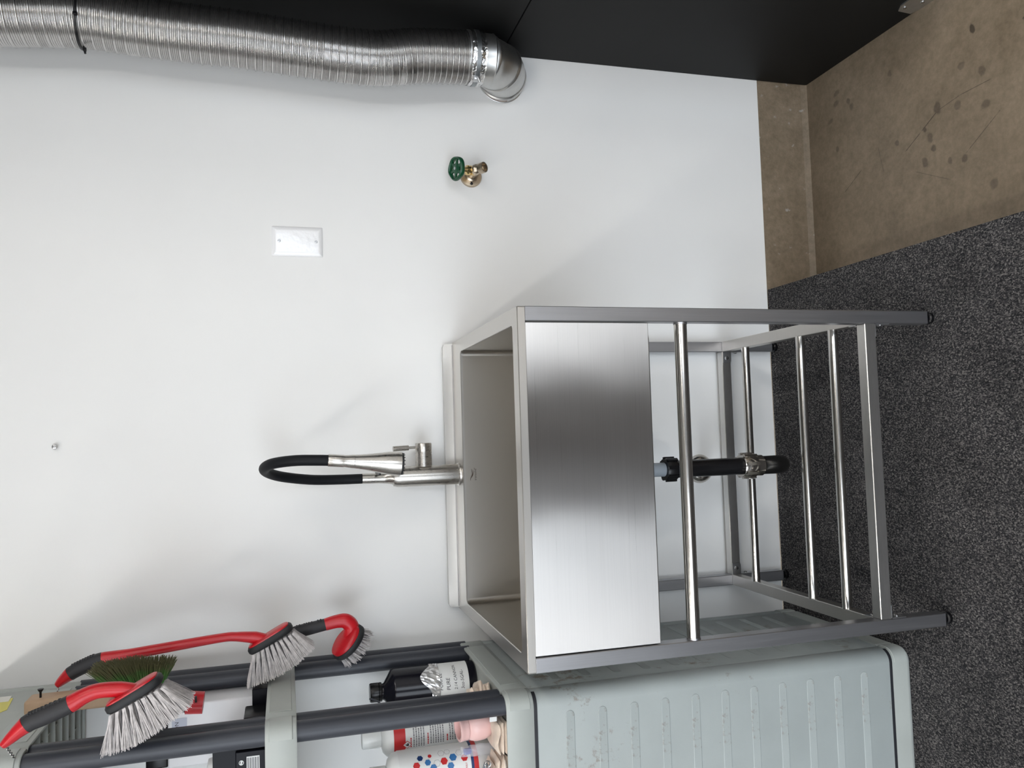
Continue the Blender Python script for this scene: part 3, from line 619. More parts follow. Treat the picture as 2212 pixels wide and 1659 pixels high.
bm = B(); lathe(bm, [(0.0572, -0.004), (0.0590, -0.003), (0.0590, 0.001)], (ex + 0.008, WY, arc_pt(90).z), (0, 1, 0), 40); obj('wall_rim', bm, GALV, du, True, 40)
f = lambda t, q: None
bm = B()
for i in range(6):
    for j in range(10):
        pass
def on_elbow(t, q, r):
    p = arc_pt(t); a = math.radians(t); d = Vector((0, math.sin(a), -math.cos(a))); u = Vector((1, 0, 0)); v = d.cross(u); return p + (u * math.cos(q) + v * math.sin(q)) * r
bm = B(); rows = [[bm.verts.new(on_elbow(78 + 9 * i / 4, math.radians(168 + 62 * j / 8), 0.0582)) for j in range(9)] for i in range(5)]
for a, b in zip(rows[:-1], rows[1:]):
    for j in range(8): bm.faces.new((a[j], a[j + 1], b[j + 1], b[j]))
obj('old_sticker', bm, mat('torn_sticker', lin((150, 138, 130)), 0.7, var=(160, 0.35)), du)
ct = thing('cable_tie', 'black cable tie cinched around the upper aluminium duct', 'cable tie', (1.3008, DYY, 1.681))
bm = B(); lathe(bm, [(0.0600, -0.0022), (0.0618, -0.0022), (0.0618, 0.0022), (0.0600, 0.0022)], (1.3012, DYY, 1.681), (0.06, 0, 1), 44, False); obj('strap', bm, BLACK_PL, ct, True, 40)
bm = B(); box(bm, (1.2790, DYY - 0.063, 1.6768), (1.2860, DYY - 0.056, 1.6852), 0.001, 1); obj('lock_head', bm, BLACK_PL, ct)
bm = B(); box(bm, (1.2290, DYY - 0.010, 1.6715), (1.2375, DYY - 0.003, 1.6785), 0.0015, 1); tube(bm, [(1.2400, DYY - 0.006, 1.6770), (1.2240, DYY - 0.008, 1.6735)], 0.0022, 8); obj('tail', bm, BLACK_PL, ct)

# ------------------------------------------------------------------ floor bracket of the black wall
br = thing('floor_bracket', 'silver metal bracket at the foot of the black wall', 'bracket', (PX, 0.15, FLOOR_Z))
bm = B(); prism(bm, [(0.02, -0.157), (0.152, -0.157), (0.176, -0.150), (0.172, -0.112), (0.150, -0.100), (0.02, -0.100)], 'x', PX - 0.003, PX + 0.0005); obj('plate', bm, ZINC, br)
for y, z in ((0.155, -0.115), (0.125, -0.138), (0.10, -0.115)):
    bm = B(); lathe(bm, [(0.0045, 0.0), (0.0045, 0.0015), (0.002, 0.003)], (PX - 0.003, y, z), (-1, 0, 0), 12); obj('screw', bm, HSCREW, br, True)

# ------------------------------------------------------------------ shelving unit
XR, XL, YF, YB = -0.0745, -0.98, 0.1255, 0.568
su = thing('storage_shelving', 'light grey resin shelving unit with paired dark posts and ribbed lower cabinet', 'shelf unit', ((XR + XL) / 2, (YF + YB) / 2, 0))
def outline(d=0.0, r=0.026, n=6):
    x0, x1, y0, y1 = XL + d, XR - d, YF + d, YB - d; r = r - d * 0.6
    pts = []
    for k in range(n + 1):
        a = -PI / 2 + PI / 2 * k / n; pts.append((x1 - r + r * math.cos(a), y0 + r + r * math.sin(a)))
    for yn in (YF + 0.046, YB - 0.046):     # the notch between the two posts of a pair
        pts += [(x1, yn - 0.006), (x1 - 0.0045, yn), (x1, yn + 0.006)]
    for k in range(n + 1):
        a = PI / 2 * k / n; pts.append((x1 - r + r * math.cos(a), y1 - r + r * math.sin(a)))
    for k in range(n + 1):
        a = PI / 2 + PI / 2 * k / n; pts.append((x0 + r + r * math.cos(a), y1 - r + r * math.sin(a)))
    for yn in (YB - 0.046, YF + 0.046):
        pts += [(x0, yn + 0.006), (x0 + 0.0045, yn), (x0, yn - 0.006)]
    for k in range(n + 1):
        a = PI + PI / 2 * k / n; pts.append((x0 + r + r * math.cos(a), y0 + r + r * math.sin(a)))
    return pts
def tray(z0, z1, floor_z, under_z):
    bm = B(); t = 0.0045
    loft(bm, [at_z(outline(t), under_z), at_z(outline(t), z0), at_z(outline(0.001), z0), at_z(outline(0.0), z0 + 0.0015), at_z(outline(0.0), z1 - 0.003), at_z(outline(0.0012), z1), at_z(outline(t), z1), at_z(outline(t), floor_z)])
    return obj('shelf_tray', bm, SHELF, su, True, 35)
def wrap_patch(i0, i1, z0, z1, th):
    o = outline(-th)[i0:i1]; q = outline(0.0008)[i0:i1]
    n = len(o); bm = B()
    rows = [[Vector((x, y, z)) for x, y in src] for src, z in ((q, z0), (o, z0 + th), (o, z1 - th), (q, z1))]
    R = [[bm.verts.new(p) for p in r] for r in rows]
    for a, b in zip(R[:-1], R[1:]):
        for i in range(n - 1): bm.faces.new((a[i], a[i + 1], b[i + 1], b[i]))
    for r0 in (0, n - 1): bm.faces.new([R[j][r0] for j in range(4)])
    return bm
t_low = tray(0.8465, 0.8995, 0.8890, 0.870); t_mid = tray(1.2735, 1.3265, 1.3150, 1.300); t_top = tray(1.6980, 1.9000, 1.7600, 1.742)
for t_, z0, z1 in ((t_low, 0.853, 0.894), (t_mid, 1.280, 1.321), (t_top, 1.705, 1.764)):
    o_ = wrap_patch(0, 8, z0, z1, 0.0016); obj('corner_clip', o_, SHELF, t_, True, 25)
    bm = B(); box(bm, (XR - 0.0005, YF + 0.072, z0 + 0.001), (XR + 0.0014, YB - 0.072, z1 - 0.001), 0.001, 1); obj('side_panel', bm, SHELF, t_)
# upper tray underside ribs
yy = YF + 0.05
rib_me = {}
for k in range(9):
    y = YF + 0.030 + 0.048 * k
    bm = B(); box(bm, (XL + 0.02, y - 0.0012, 1.7005), (XR - 0.006, y + 0.0012, 1.7425)); obj('stiffening_rib', bm, SHELF, t_top)
for k in range(15):
    x = XR - 0.035 - 0.058 * k
    bm = B(); box(bm, (x - 0.0012, YF + 0.006, 1.7080), (x + 0.0012, YB - 0.006, 1.7425)); obj('stiffening_rib', bm, SHELF, t_top)
for k in range(6):
    x = XR - 0.06 - 0.145 * k
    for s in (-1, 1):
        bm = B(); a = Vector((x, YF + 0.01 if s > 0 else YB - 0.01, 0)); b = Vector((x - 0.40, YB - 0.01 if s > 0 else YF + 0.01, 0))
        if b.x < XL + 0.01: continue
        d = (b - a).normalized(); nn = Vector((-d.y, d.x, 0)) * 0.0012
        loft(bm, [[a + nn + Vector((0, 0, z)), b + nn + Vector((0, 0, z)), b - nn + Vector((0, 0, z)), a - nn + Vector((0, 0, z))] for z in (1.712, 1.7425)]); obj('stiffening_rib', bm, SHELF, t_top)
# sockets and posts
for sx in (0, 1):
    for y in (0.150, 0.1915, 0.5035, 0.5455):
        xc = (-0.0965 if y < 0.3 else -0.0905) if sx == 0 else XL + 0.024
        for za, zb in ((0.886, 1.2765), (1.3130, 1.7010)):
            bm = B(); lathe(bm, [(0.0178, za), (0.0178, zb)], (xc, y, 0), n=28); obj('post', bm, POST, su, True)
# lower cabinet
bm = B(); loft(bm, [at_z(outline(0.0025), 0.0470), at_z(outline(0.0015), 0.0490), at_z(outline(0.0015), 0.8450), at_z(outline(0.0025), 0.8475)]); cab = obj('cabinet_shell', bm, WORN, su, True, 35)
for z0, z1 in ((0.0475, 0.0540), (0.8405, 0.8470)):
    o_ = outline(0.0004); o_ = o_[-7:] + o_[:6]; bm = B(); loft(bm, [at_z(outline(0.002)[-7:] + outline(0.002)[:6], z0), at_z(o_, z0), at_z(o_, z1), at_z(outline(0.002)[-7:] + outline(0.002)[:6], z1)], False, False, False); obj('seam_strip', bm, GASKET, su, True, 35)
bm = B(); loft(bm, [at_z(outline(0.006), 0.0), at_z(outline(0.0008), 0.006), at_z(outline(0.0), 0.012), at_z(outline(0.0), 0.0478)]); ft = obj('base_tray', bm, SHELF, su, True, 35)
obj('corner_clip', wrap_patch(0, 8, 0.010, 0.044, 0.0014), SHELF, ft, True, 25)
def rib_mesh(L_, hw, th):
    """embossed bar with round ends, lying in local x (length) and z, proud in -y"""
    poly = []
    for k in range(9): a = -PI / 2 + PI * k / 8; poly.append((L_ / 2 - hw + hw * math.cos(a), hw * math.sin(a)))
    for k in range(9): a = PI / 2 + PI * k / 8; poly.append((-L_ / 2 + hw + hw * math.cos(a), hw * math.sin(a)))
    bm = B(); f = (hw - 0.0012) / hw
    loft(bm, [[Vector((x, 0.001, z)) for x, z in poly], [Vector((x, -th * 0.5, z)) for x, z in poly], [Vector((x * (1 - 0.0024 / L_), -th, z * f)) for x, z in poly]], False, True)
    bmesh.ops.recalc_face_normals(bm, faces=bm.faces)
    me = bpy.data.meshes.new('panel_rib'); bm.to_mesh(me); bm.free(); me.materials.append(WORN); return me
rf = rib_mesh(0.80, 0.0088, 0.0010); rs = rib_mesh(0.30, 0.0088, 0.0010)
base = Vector(cab.location) + Vector(su.location)
for k in range(11):
    z = 0.776 - 0.0657 * k
    o = bpy.data.objects.new('panel_rib', rf); C.objects.link(o); o.parent = cab; o.location = Vector((-0.1125 - 0.40, YF + 0.0015, z)) - base
    o = bpy.data.objects.new('panel_rib', rs); C.objects.link(o); o.parent = cab; o.location = Vector((XR - 0.0015, (YF + YB) / 2 + 0.002, z)) - base; o.rotation_euler = (0, 0, PI / 2)

# ------------------------------------------------------------------ brushes
def bristles(name, parent, m, y0, roots, tips, hw0, hw1, nt, per, rad, jit, spread=0.55, seed=1):
    """tufted strands: roots along a line in x-z, tips along a polyline"""
    rn = random.Random(seed); bm = B()
    R = [Vector((a, 0, b)) for a, b in roots]; T_ = [Vector((a, 0, b)) for a, b in tips]
    def along(P, t):
        t *= len(P) - 1; i = min(int(t), len(P) - 2); return P[i].lerp(P[i + 1], t - i)
    for i in range(nt):
        for j in range(5):
            tc = (i + 0.5) / nt; yc = (j - 2) / 2.0
            for k in range(per):
                t0 = tc + rn.gauss(0, 0.12) / nt; t1 = max(-0.02, min(1.02, tc + rn.uniform(-spread, spread) / nt))
                t0 = max(0, min(1, t0)); tt = max(0, min(1, t1))
                a = along(R, t0) + Vector((0, y0 + yc * hw0 + rn.uniform(-.1, .1) * hw0, 0))
                b = along(T_, tt) + Vector((rn.uniform(-jit, jit), y0 + yc * hw1 + rn.uniform(-.3, .3) * hw1, rn.uniform(-jit, jit)))
                d = (b - a); u, v = frame(d); mid = a.lerp(b, 0.5) + u * rn.uniform(-jit, jit) * 0.7
                va = []
                for p, r in ((a, rad), (mid, rad), (b, rad * 0.7)):
                    va.append([bm.verts.new(p + (u * math.cos(q) + v * math.sin(q)) * r) for q in (0, 2.094, 4.189)])
                for s in (0, 1):
                    for q in range(3): bm.faces.new((va[s][q], va[s][(q + 1) % 3], va[s + 1][(q + 1) % 3], va[s + 1][q]))
                bm.faces.new(va[2])
    me = bpy.data.meshes.new(name); bm.to_mesh(me); bm.free(); me.materials.append(m)
    o = bpy.data.objects.new(name, me); C.objects.link(o); o.parent = parent; o.location = -parent.location; o['kind'] = 'stuff'
    return o
def hull_plate(bm, p0, p1, y0, hw, th, nrm):
    """oval plate: long axis p0->p1 (x,z), half width hw in y, thickness th along nrm"""
    a = Vector((p0[0], y0, p0[1])); b = Vector((p1[0], y0, p1[1])); c = (a + b) / 2; d = (b - a) / 2; n_ = Vector((nrm[0], 0, nrm[1])).normalized()
    n_ = (n_ - d.normalized() * n_.dot(d.normalized())).normalized()
    def ring(s, h):
        out = []
        for k in range(36):
            t = 2 * PI * k / 36; cx, sy = math.cos(t), math.sin(t)
            e = 0.62; x = abs(cx) ** e * (1 if cx > 0 else -1); y = abs(sy) ** e * (1 if sy > 0 else -1)
            L_ = d.length; out.append(c + d * (x * (L_ - (1 - s) * hw) / L_) + Vector((0, y * hw * s, 0)) + n_ * h)
        return out
    loft(bm, [ring(0.90, -th / 2), ring(1.0, -th / 2 + th * 0.25), ring(1.0, th / 2 - th * 0.25), ring(0.90, th / 2)])
    return bm
def grip_bumps(bm, path, rad, y0, side):
    for i, p in enumerate(path):
        for j in (-1, 0, 1):
            q = Vector((p[0], y0 + j * 0.006, p[1])) + Vector((side[0], 0, side[1])) * (rad - abs(j) * 0.0012)
            bmesh.ops.create_icosphere(bm, subdivisions=1, radius=0.0019, matrix=Matrix.Translation(q))
def wheel_brush(name, label, y0, path, rads, i_tip, i_grip, plate, plate_hw, roots, tips, seed, nt=9, per=52):
    t = thing(name, label, 'brush', (path[0][0], y0, path[0][1]))
    P = smooth_path([(x, y0, z) for x, z in path], 6); R = lerp_list(rads, len(P))
    a, b = i_tip * 6, i_grip * 6
    bm = B(); tube(bm, P[:a + 1], R[:a + 1], 18, ref=(0, 1, 0)); obj('handle_end', bm, RED, t, True, 60)
    bm = B(); tube(bm, P[a:b + 1], [(r[0] * 1.02, r[1] * 1.02) for r in R[a:b + 1]], 18, ref=(0, 1, 0))
    g = obj('rubber_grip', bm, GRIP, t, True, 60)
    bm = B(); mid = P[a + 2:b - 1]
    pts2 = [(p.x, p.z) for p in lerp_pts(mid, 9)]
    dd = (mid[-1] - mid[0]).normalized(); sd = (-dd.z, dd.x); sd = sd if sd[0] > 0 else (dd.z, -dd.x)
    grip_bumps(bm, pts2, R[(a + b) // 2][1], y0, sd); obj('grip_studs', bm, GRIP, g, True)
    bm = B(); tube(bm, P[b:], R[b:], 18, ref=(0, 1, 0)); h = obj('handle', bm, RED, t, True, 60)
    nrm = (-(plate[0][1] - plate[1][1]), plate[0][0] - plate[1][0])
    nrm = nrm if nrm[0] > 0 else (-nrm[0], -nrm[1])
    nl = math.hypot(*nrm); nv = (nrm[0] / nl, nrm[1] / nl)
    bm = B(); hull_plate(bm, plate[0], plate[1], y0, plate_hw, 0.0135, nrm); obj('bumper_rim', bm, BLACK_RUB, t, True, 50)
    q0 = (plate[0][0] + nv[0] * 0.0075 + (plate[1][0] - plate[0][0]) * 0.05, plate[0][1] + nv[1] * 0.0075 + (plate[1][1] - plate[0][1]) * 0.05)
    q1 = (plate[1][0] + nv[0] * 0.0075 - (plate[1][0] - plate[0][0]) * 0.05, plate[1][1] + nv[1] * 0.0075 - (plate[1][1] - plate[0][1]) * 0.05)
    bm = B(); hull_plate(bm, q0, q1, y0, plate_hw * 0.88, 0.006, nrm); obj('head_back', bm, RED, t, True, 50)
    bristles('bristles', t, BRIS, y0, roots, tips, plate_hw * 0.8, plate_hw * 1.15, nt, per, 0.0006, 0.0025, seed=seed)
    return t
def lerp_pts(P, n):
    return [P[min(int(i / (n - 1) * (len(P) - 1) + 0.5), len(P) - 1)] for i in range(n)]
YB1 = 0.096
k1 = 0.992
b1p = [(-0.0430, 1.7110), (-0.0160, 1.6800), (-0.0056, 1.6541), (0.0080, 1.618), (0.0182, 1.598), (0.0240, 1.5765), (0.0225, 1.5450), (0.0175, 1.5200)]
wheel_brush('wheel_brush', 'short red and black brush with grey bristles hung at the shelf front corner', YB1, b1p,
            [(0.009, 0.006), (0.013, 0.0135), (0.0135, 0.0140), (0.0135, 0.0140), (0.0132, 0.0125), (0.013, 0.0118), (0.0125, 0.012), (0.012, 0.010)], 1, 3,
            [(-0.0076, 1.5658), (0.0366, 1.4837)], 0.027, [(-0.0119, 1.5604), (0.0262, 1.4767)], [(-0.067, 1.5665), (-0.0585, 1.5202), (-0.0333, 1.4749), (-0.0052, 1.4366)], 11)
b2p = [(-0.0394, 1.7101), (-0.0212, 1.6882), (-0.0085, 1.6612), (0.0007, 1.632), (0.0052, 1.5819), (0.0121, 1.5089), (0.0202, 1.4158), (0.0198, 1.3867), (0.0143, 1.3494), (0.0073, 1.3248)]
wheel_brush('wheel_brush', 'long-handled red brush with grey bristles hung beside the rear shelf posts', 0.400, b2p,
            [(0.009, 0.006), (0.0135, 0.0130), (0.0135, 0.0135), (0.013, 0.0130), (0.011, 0.0105), (0.0105, 0.0098), (0.0105, 0.0088), (0.011, 0.0092), (0.012, 0.012), (0.012, 0.010)], 1, 3,
            [(-0.0126, 1.3631), (0.0329, 1.2776)], 0.025, [(-0.0165, 1.3571), (0.0227, 1.2711)], [(-0.0757, 1.3655), (-0.0619, 1.3152), (-0.0406, 1.2713), (-0.0116, 1.2348)], 12, 10, 52)
# small brush with a bent neck
yb = 0.452
t = thing('scrub_brush', 'small red and black scrub brush with a bent neck and stubby bristles', 'brush', (0.0, yb, 1.32))
P = smooth_path([(-0.0120, yb, 1.3250), (0.0049, yb, 1.2718), (0.0107, yb, 1.2403), (0.0165, yb, 1.2074)], 6)
bm = B(); tube(bm, P, lerp_list([(0.010, 0.010), (0.0125, 0.0130), (0.0125, 0.0130), (0.0122, 0.0125)], len(P)), 18, ref=(0, 1, 0)); g = obj('rubber_grip', bm, GRIP, t, True, 60)
bm = B(); grip_bumps(bm, [(p.x, p.z) for p in lerp_pts(P[7:17], 8)], 0.0125, yb, (0.98, 0.2)); obj('grip_studs', bm, GRIP, g, True)
P = smooth_path([(0.0160, yb, 1.2090), (0.0205, yb, 1.1850), (0.0195, yb, 1.1660), (0.0060, yb + 0.002, 1.1545), (-0.0150, yb + 0.004, 1.1590), (-0.0240, yb + 0.005, 1.1640)], 7)
bm = B(); tube(bm, P, lerp_list([(0.0125, 0.0128), (0.0140, 0.0140), (0.0150, 0.0160), (0.0155, 0.0165), (0.0165, 0.0150), (0.0165, 0.012)], len(P)), 20, ref=(0, 1, 0)); obj('neck', bm, RED, t, True, 60)
bm = B(); tube(bm, smooth_path([(-0.0110, yb, 1.3200), (-0.0300, yb, 1.3290), (-0.0560, yb, 1.3200), (XR - 0.001, yb, 1.3120)], 5), 0.0014, 8); obj('hanging_loop', bm, BLACK_RUB, t, True)
cc = Vector((-0.0215, yb - 0.002, 1.1655)); nn = Vector((-0.60, 0.42, -0.68)).normalized()      # bristle direction
du_ = (Vector((0.60, 0, -0.62)) - nn * Vector((0.60, 0, -0.62)).dot(nn)).normalized(); dv_ = nn.cross(du_)
def oval(s, h, A=0.043, Bv=0.030): return [cc + du_ * A * s * math.cos(q) + dv_ * Bv * s * math.sin(q) + nn * h for q in [2 * PI * k / 32 for k in range(32)]]
bm = B(); loft(bm, [oval(0.93, 0.000), oval(1.0, 0.003), oval(1.0, 0.012), oval(0.92, 0.015)]); obj('bumper_rim', bm, BLACK_RUB, t, True, 50)
bm = B(); loft(bm, [oval(0.90, 0.002), oval(0.88, -0.006), oval(0.72, -0.010)]); obj('head_back', bm, RED, t, True, 50)
bm = B(); rn = random.Random(5)
for i in range(150):
    r = math.sqrt(rn.random()) * 0.86; a = rn.random() * 2 * PI; c_ = cc + du_ * 0.043 * r * math.cos(a) + dv_ * 0.030 * r * math.sin(a) + nn * 0.014
    for k in range(9):
        q = c_ + du_ * rn.gauss(0, .0008) + dv_ * rn.gauss(0, .0008); e_ = q + nn * rn.uniform(0.020, 0.027) + (du_ * math.cos(a) + dv_ * math.sin(a)) * r * 0.007 + du_ * rn.gauss(0, .002) + dv_ * rn.gauss(0, .002)
        u, v = frame(nn); va = [[bm.verts.new(p + (u * math.cos(x) + v * math.sin(x)) * 0.0005) for x in (0, 2.094, 4.189)] for p in (q, e_)]
        for s in range(3): bm.faces.new((va[0][s], va[0][(s + 1) % 3], va[1][(s + 1) % 3], va[1][s]))
        bm.faces.new(va[1])
o = obj('bristles', bm, BRIS, t); o['kind'] = 'stuff'
# green brush with a black barrel
yg = 0.285
t = thing('green_brush', 'green-bristled brush with a black barrel ending in a red collar', 'brush', (-0.068, yg, 1.44))
bm = B(); tube(bm, [(-0.0622, yg, 1.5650), (-0.0630, yg, 1.5400), (-0.0655, yg, 1.4660)], [0.0165, 0.0175, 0.0175], 24); obj('barrel', bm, BLACK_PL, t, True, 50)
bm = B(); tube(bm, [(-0.0653, yg, 1.4680), (-0.0690, yg, 1.4385)], [0.0205, 0.0195], 24); cr_ = obj('end_collar', bm, RED, t, True, 50)
bm = B(); box(bm, (-0.0610, yg - 0.0218, 1.4480), (-0.0500, yg - 0.0180, 1.4515)); obj('slot', bm, BLACK_PL, cr_)
bm = B(); tube(bm, smooth_path([(-0.0622, yg, 1.5600), (-0.0615, yg + 0.012, 1.5760), (-0.0605, yg + 0.035, 1.5900), (-0.0600, 0.3360, 1.5960)], 5), 0.0014, 8); obj('hanging_loop', bm, BLACK_RUB, t, True)
bm = B(); box(bm, (-0.0480, yg - 0.022, 1.5050), (-0.0340, yg + 0.022, 1.5800), 0.004); obj('bristle_block', bm, BLACK_PL, t)
bristles('bristles', t, BRIS_G, yg, [(-0.035, 1.577), (-0.035, 1.510)], [(0.0150, 1.628), (0.0205, 1.560), (0.0120, 1.4880)], 0.018, 0.030, 12, 36, 0.0006, 0.003, seed=21)

# hooks the brushes hang from
for (x, y, z, lab) in ((-0.0450, YB1, 1.7075, 'twisted steel hook screw holding the short red brush'), (-0.0414, 0.400, 1.7086, 'twisted steel hook screw holding the long-handled red brush')):
    bm = B(); xx0 = XR + 0.0005; n_ = 40; pts = []
    for k in range(n_ + 1):
        f = k / n_; pts.append((x + (xx0 - 0.004 - x) * f, max(y, YF + 0.012) * f + y * (1 - f) + 0.0014 * math.cos(f * 30), z + 0.006 * f * 0 + 0.0014 * math.sin(f * 30)))
    tube(bm, pts, 0.0013, 6); tag(obj('hook_screw', bm, HSCREW, None, True), lab, 'hook')

# ------------------------------------------------------------------ things on and around the upper tray
t = thing('wood_block', 'plywood block fixed to the side of the upper shelf tray', 'block', (-0.06, 0.36, 1.585))
bm = B(); box(bm, (XR + 0.0008, 0.335, 1.5840), (-0.0465, 0.385, 1.7500), 0.006, 3); obj('block', bm, WOOD, t, True, 40)
bm = B(); lathe(bm, [(0.0020, -0.02), (0.0020, 0.010), (0.0050, 0.0145), (0.0052, 0.0160)], (-0.0468, 0.352, 1.7260), (1, 0, 0), 14); tag(obj('drywall_screw', bm, BLKSCREW, None, True), 'black screw half driven into the plywood block', 'screw')
t = thing('paper_tag', 'small white and yellow paper tag at the upper shelf edge', 'tag', (XR, 0.43, 1.79))
bm = B(); prism(bm, [(0.365, 1.8100), (0.395, 1.7930), (0.470, 1.8040), (0.470, 1.8600), (0.365, 1.8600)], 'x', XR - 0.0003, XR + 0.0008); obj('yellow_part', bm, PAPER_Y, t)
bm = B(); prism(bm, [(0.448, 1.8060), (0.484, 1.8100), (0.484, 1.8600), (0.448, 1.8600)], 'x', XR + 0.0006, XR + 0.0014); obj('white_part', bm, PAPER_W, t)

# ------------------------------------------------------------------ middle tray
ZM = 1.3150
t = thing('black_carton', 'black carton at the back of the middle tray by the rear posts', 'box', (-0.12, 0.396, ZM))
bm = B(); box(bm, (-0.160, 0.372, ZM), (-0.0805, 0.420, 1.3560), 0.0012, 1); obj('carton', bm, BOXK, t); bm = B(); box(bm, (-0.118, 0.3715, ZM + 0.002), (-0.117, 0.3721, 1.354)); obj('flap_seam', bm, POST, t)
t = thing('dark_case', 'flat dark case lying on the middle tray behind the front posts', 'case', (-0.145, 0.328, ZM))
bm = B(); box(bm, (-0.182, 0.292, ZM), (-0.1080, 0.365, 1.3690), 0.003, 2); obj('case', bm, BLACK_PL, t, True); bm = B(); box(bm, (-0.160, 0.2912, 1.345), (-0.130, 0.2922, 1.362), 0.0002, 1); obj('badge', bm, FOILK, t)
t = thing('barcode_carton', 'glossy black carton with a recycling emblem and barcode on the middle tray', 'box', (-0.18, 0.25, ZM))
bm = B(); box(bm, (-0.245, 0.215, ZM), (-0.1285, 0.285, 1.4180), 0.001, 1); obj('carton', bm, BOXK, t)
bm = B(); box(bm, (-0.245, 0.205, ZM), (-0.1385, 0.2145, 1.3790), 0.0015, 1); fr = obj('foil_wrap', bm, BOXK, t)
bm = B(); box(bm, (-0.245, 0.2035, ZM), (-0.1400, 0.2052, 1.3250), 0.0004, 1); obj('foil_edge', bm, FOILK, fr)
bm = B(); box(bm, (-0.190, 0.2040, 1.3380), (-0.1480, 0.2051, 1.3600)); obj('barcode_label', bm, LAB, fr)
bm = B()
for k in range(14): box(bm, (-0.1885, 0.2036, 1.3395 + 0.00145 * k), (-0.150, 0.2041, 1.3395 + 0.00145 * k + (0.0005 + 0.0005 * ((k * 7) % 3 == 0))))
obj('barcode_bars', bm, INK, fr)
bm = B(); lathe(bm, [(0.0042, 0), (0.0042, 0.0006)], (-0.1575, 0.2048, 1.3690), (0, -1, 0), 24); em = obj('emblem_disc', bm, LAB, fr)
bm = B()
for s in (0, PI):
    pts = [(-0.1575 + 0.0024 * math.cos(a + s), 0.2041, 1.3690 + 0.0024 * math.sin(a + s)) for a in [0.2 + 2.3 * k / 10 for k in range(11)]]; tube(bm, pts, [0.0002 + 0.0008 * math.sin(PI * k / 10) for k in range(11)], 6)
obj('emblem_arrows', bm, INK, em)
bm = B(); lathe(bm, [(0.030, ZM), (0.032, ZM + 0.005), (0.032, ZM + 0.105), (0.027, ZM + 0.122), (0.010, ZM + 0.126)], (-0.225, 0.355, 0), n=28); t = thing('white_tub', 'white round tub behind the glossy black carton', 'tub', (-0.225, 0.355, ZM)); obj('tub', bm, BOTW, t, True, 50); bm = B(); lathe(bm, [(0.0335, ZM + 0.090), (0.0335, ZM + 0.096)], (-0.225, 0.355, 0), n=28); obj('rim', bm, CAPW, t, True)
t = thing('white_storage_box', 'white box with a small lettered label window under the upper tray', 'box', (-0.165, 0.45, ZM))
bm = B(); box(bm, (-0.232, 0.425, ZM), (-0.1090, 0.540, 1.5190), 0.004, 3); obj('box_body', bm, mat('white_box', (0.74, 0.74, 0.76), 0.5), t, True, 50)
bm = B(); box(bm, (-0.230, 0.427, 1.5190), (-0.1110, 0.538, 1.5600), 0.003, 2); obj('black_lid', bm, BLACK_PL, t, True, 50)
bm = B(); box(bm, (-0.175, 0.4242, 1.4830), (-0.1360, 0.4252, 1.5110)); lw = obj('label_window', bm, mat('label_grey', lin((168, 172, 186)), 0.4), t)
vs, fs = text_polys('ION', 0.0115); bm = B(); add_flat(bm, vs, fs, lambda x, y: Vector((-0.1625 + x * 0.95, 0.4240, 1.4985 + y * 0.9))); obj('label_text', bm, INK, lw)

# ------------------------------------------------------------------ lower tray: bottles, jar, cloths
ZS = 0.8890
def face_angle(x, y): return math.atan2(-1.35 - y, 0.415 - x)
# black bottle with handwriting
bx, by, brd = -0.1370, 0.4480, 0.0455
t = thing('black_bottle', 'black round bottle with a handwritten white label on the lower tray', 'bottle', (bx, by, ZS))
bm = B(); lathe(bm, [(0.042, ZS), (brd, ZS + 0.003), (brd, 1.0660), (0.0440, 1.0715), (0.0180, 1.0880), (0.0165, 1.0920), (0.0165, 1.0960)], (bx, by, 0), n=40); obj('bottle_body', bm, BOTB, t, True, 45)
bm = B(); pr = [(0.0195, 1.0930), (0.0200, 1.0950), (0.0200, 1.0985), (0.0190, 1.0990), (0.0200, 1.1000), (0.0200, 1.1160), (0.0185, 1.1185)]; lathe(bm, pr, (bx, by, 0), n=36); obj('screw_cap', bm, BLACK_PL, t, True, 40)
fa = face_angle(bx, by); F = cyl_map(bx, by, brd + 0.0006, fa); F2 = cyl_map(bx, by, brd + 0.0009, fa)
bm = B(); cyl_patch(bm, F, -0.062, 0.062, 0.9080, 0.9800, 30); lb = obj('paper_label', bm, LAB, t, True)
bm = B(); rnd = random.Random(9)
rows = []
for j in range(7):
    rows.append([bm.verts.new(cyl_map(bx, by, brd + 0.0012 + rnd.uniform(0, .0022), fa)(-0.062 + 0.124 * i / 30, 0.972 + (0.030 + 0.012 * math.sin(i * 0.35 + 1.0)) * j / 6)) for i in range(31)])
for a, b in zip(rows[:-1], rows[1:]):
    for i in range(30): bm.faces.new((a[i], a[i + 1], b[i + 1], b[i]))
obj('crumpled_tape', bm, mat('clear_tape', (0.62, 0.62, 0.62), 0.12, 0.6), t)
rr = random.Random(4)
bm = B()
for s, zz, sz, x0 in (('PURPLE', 0.9665, 0.0125, -0.012), ('PURE', 0.9500, 0.0125, -0.013), ('2:14 CANNON', 0.9345, 0.0100, -0.013), ('3oz-5GAL-', 0.9195, 0.0105, -0.013)):
    vs, fs = text_polys(s, sz)
    add_flat(bm, vs, fs, lambda x, y: F2(x0 + x * 0.88 + y * 0.12, zz + y * 0.95 + x * 0.02))
obj('handwriting', bm, INK, lb)
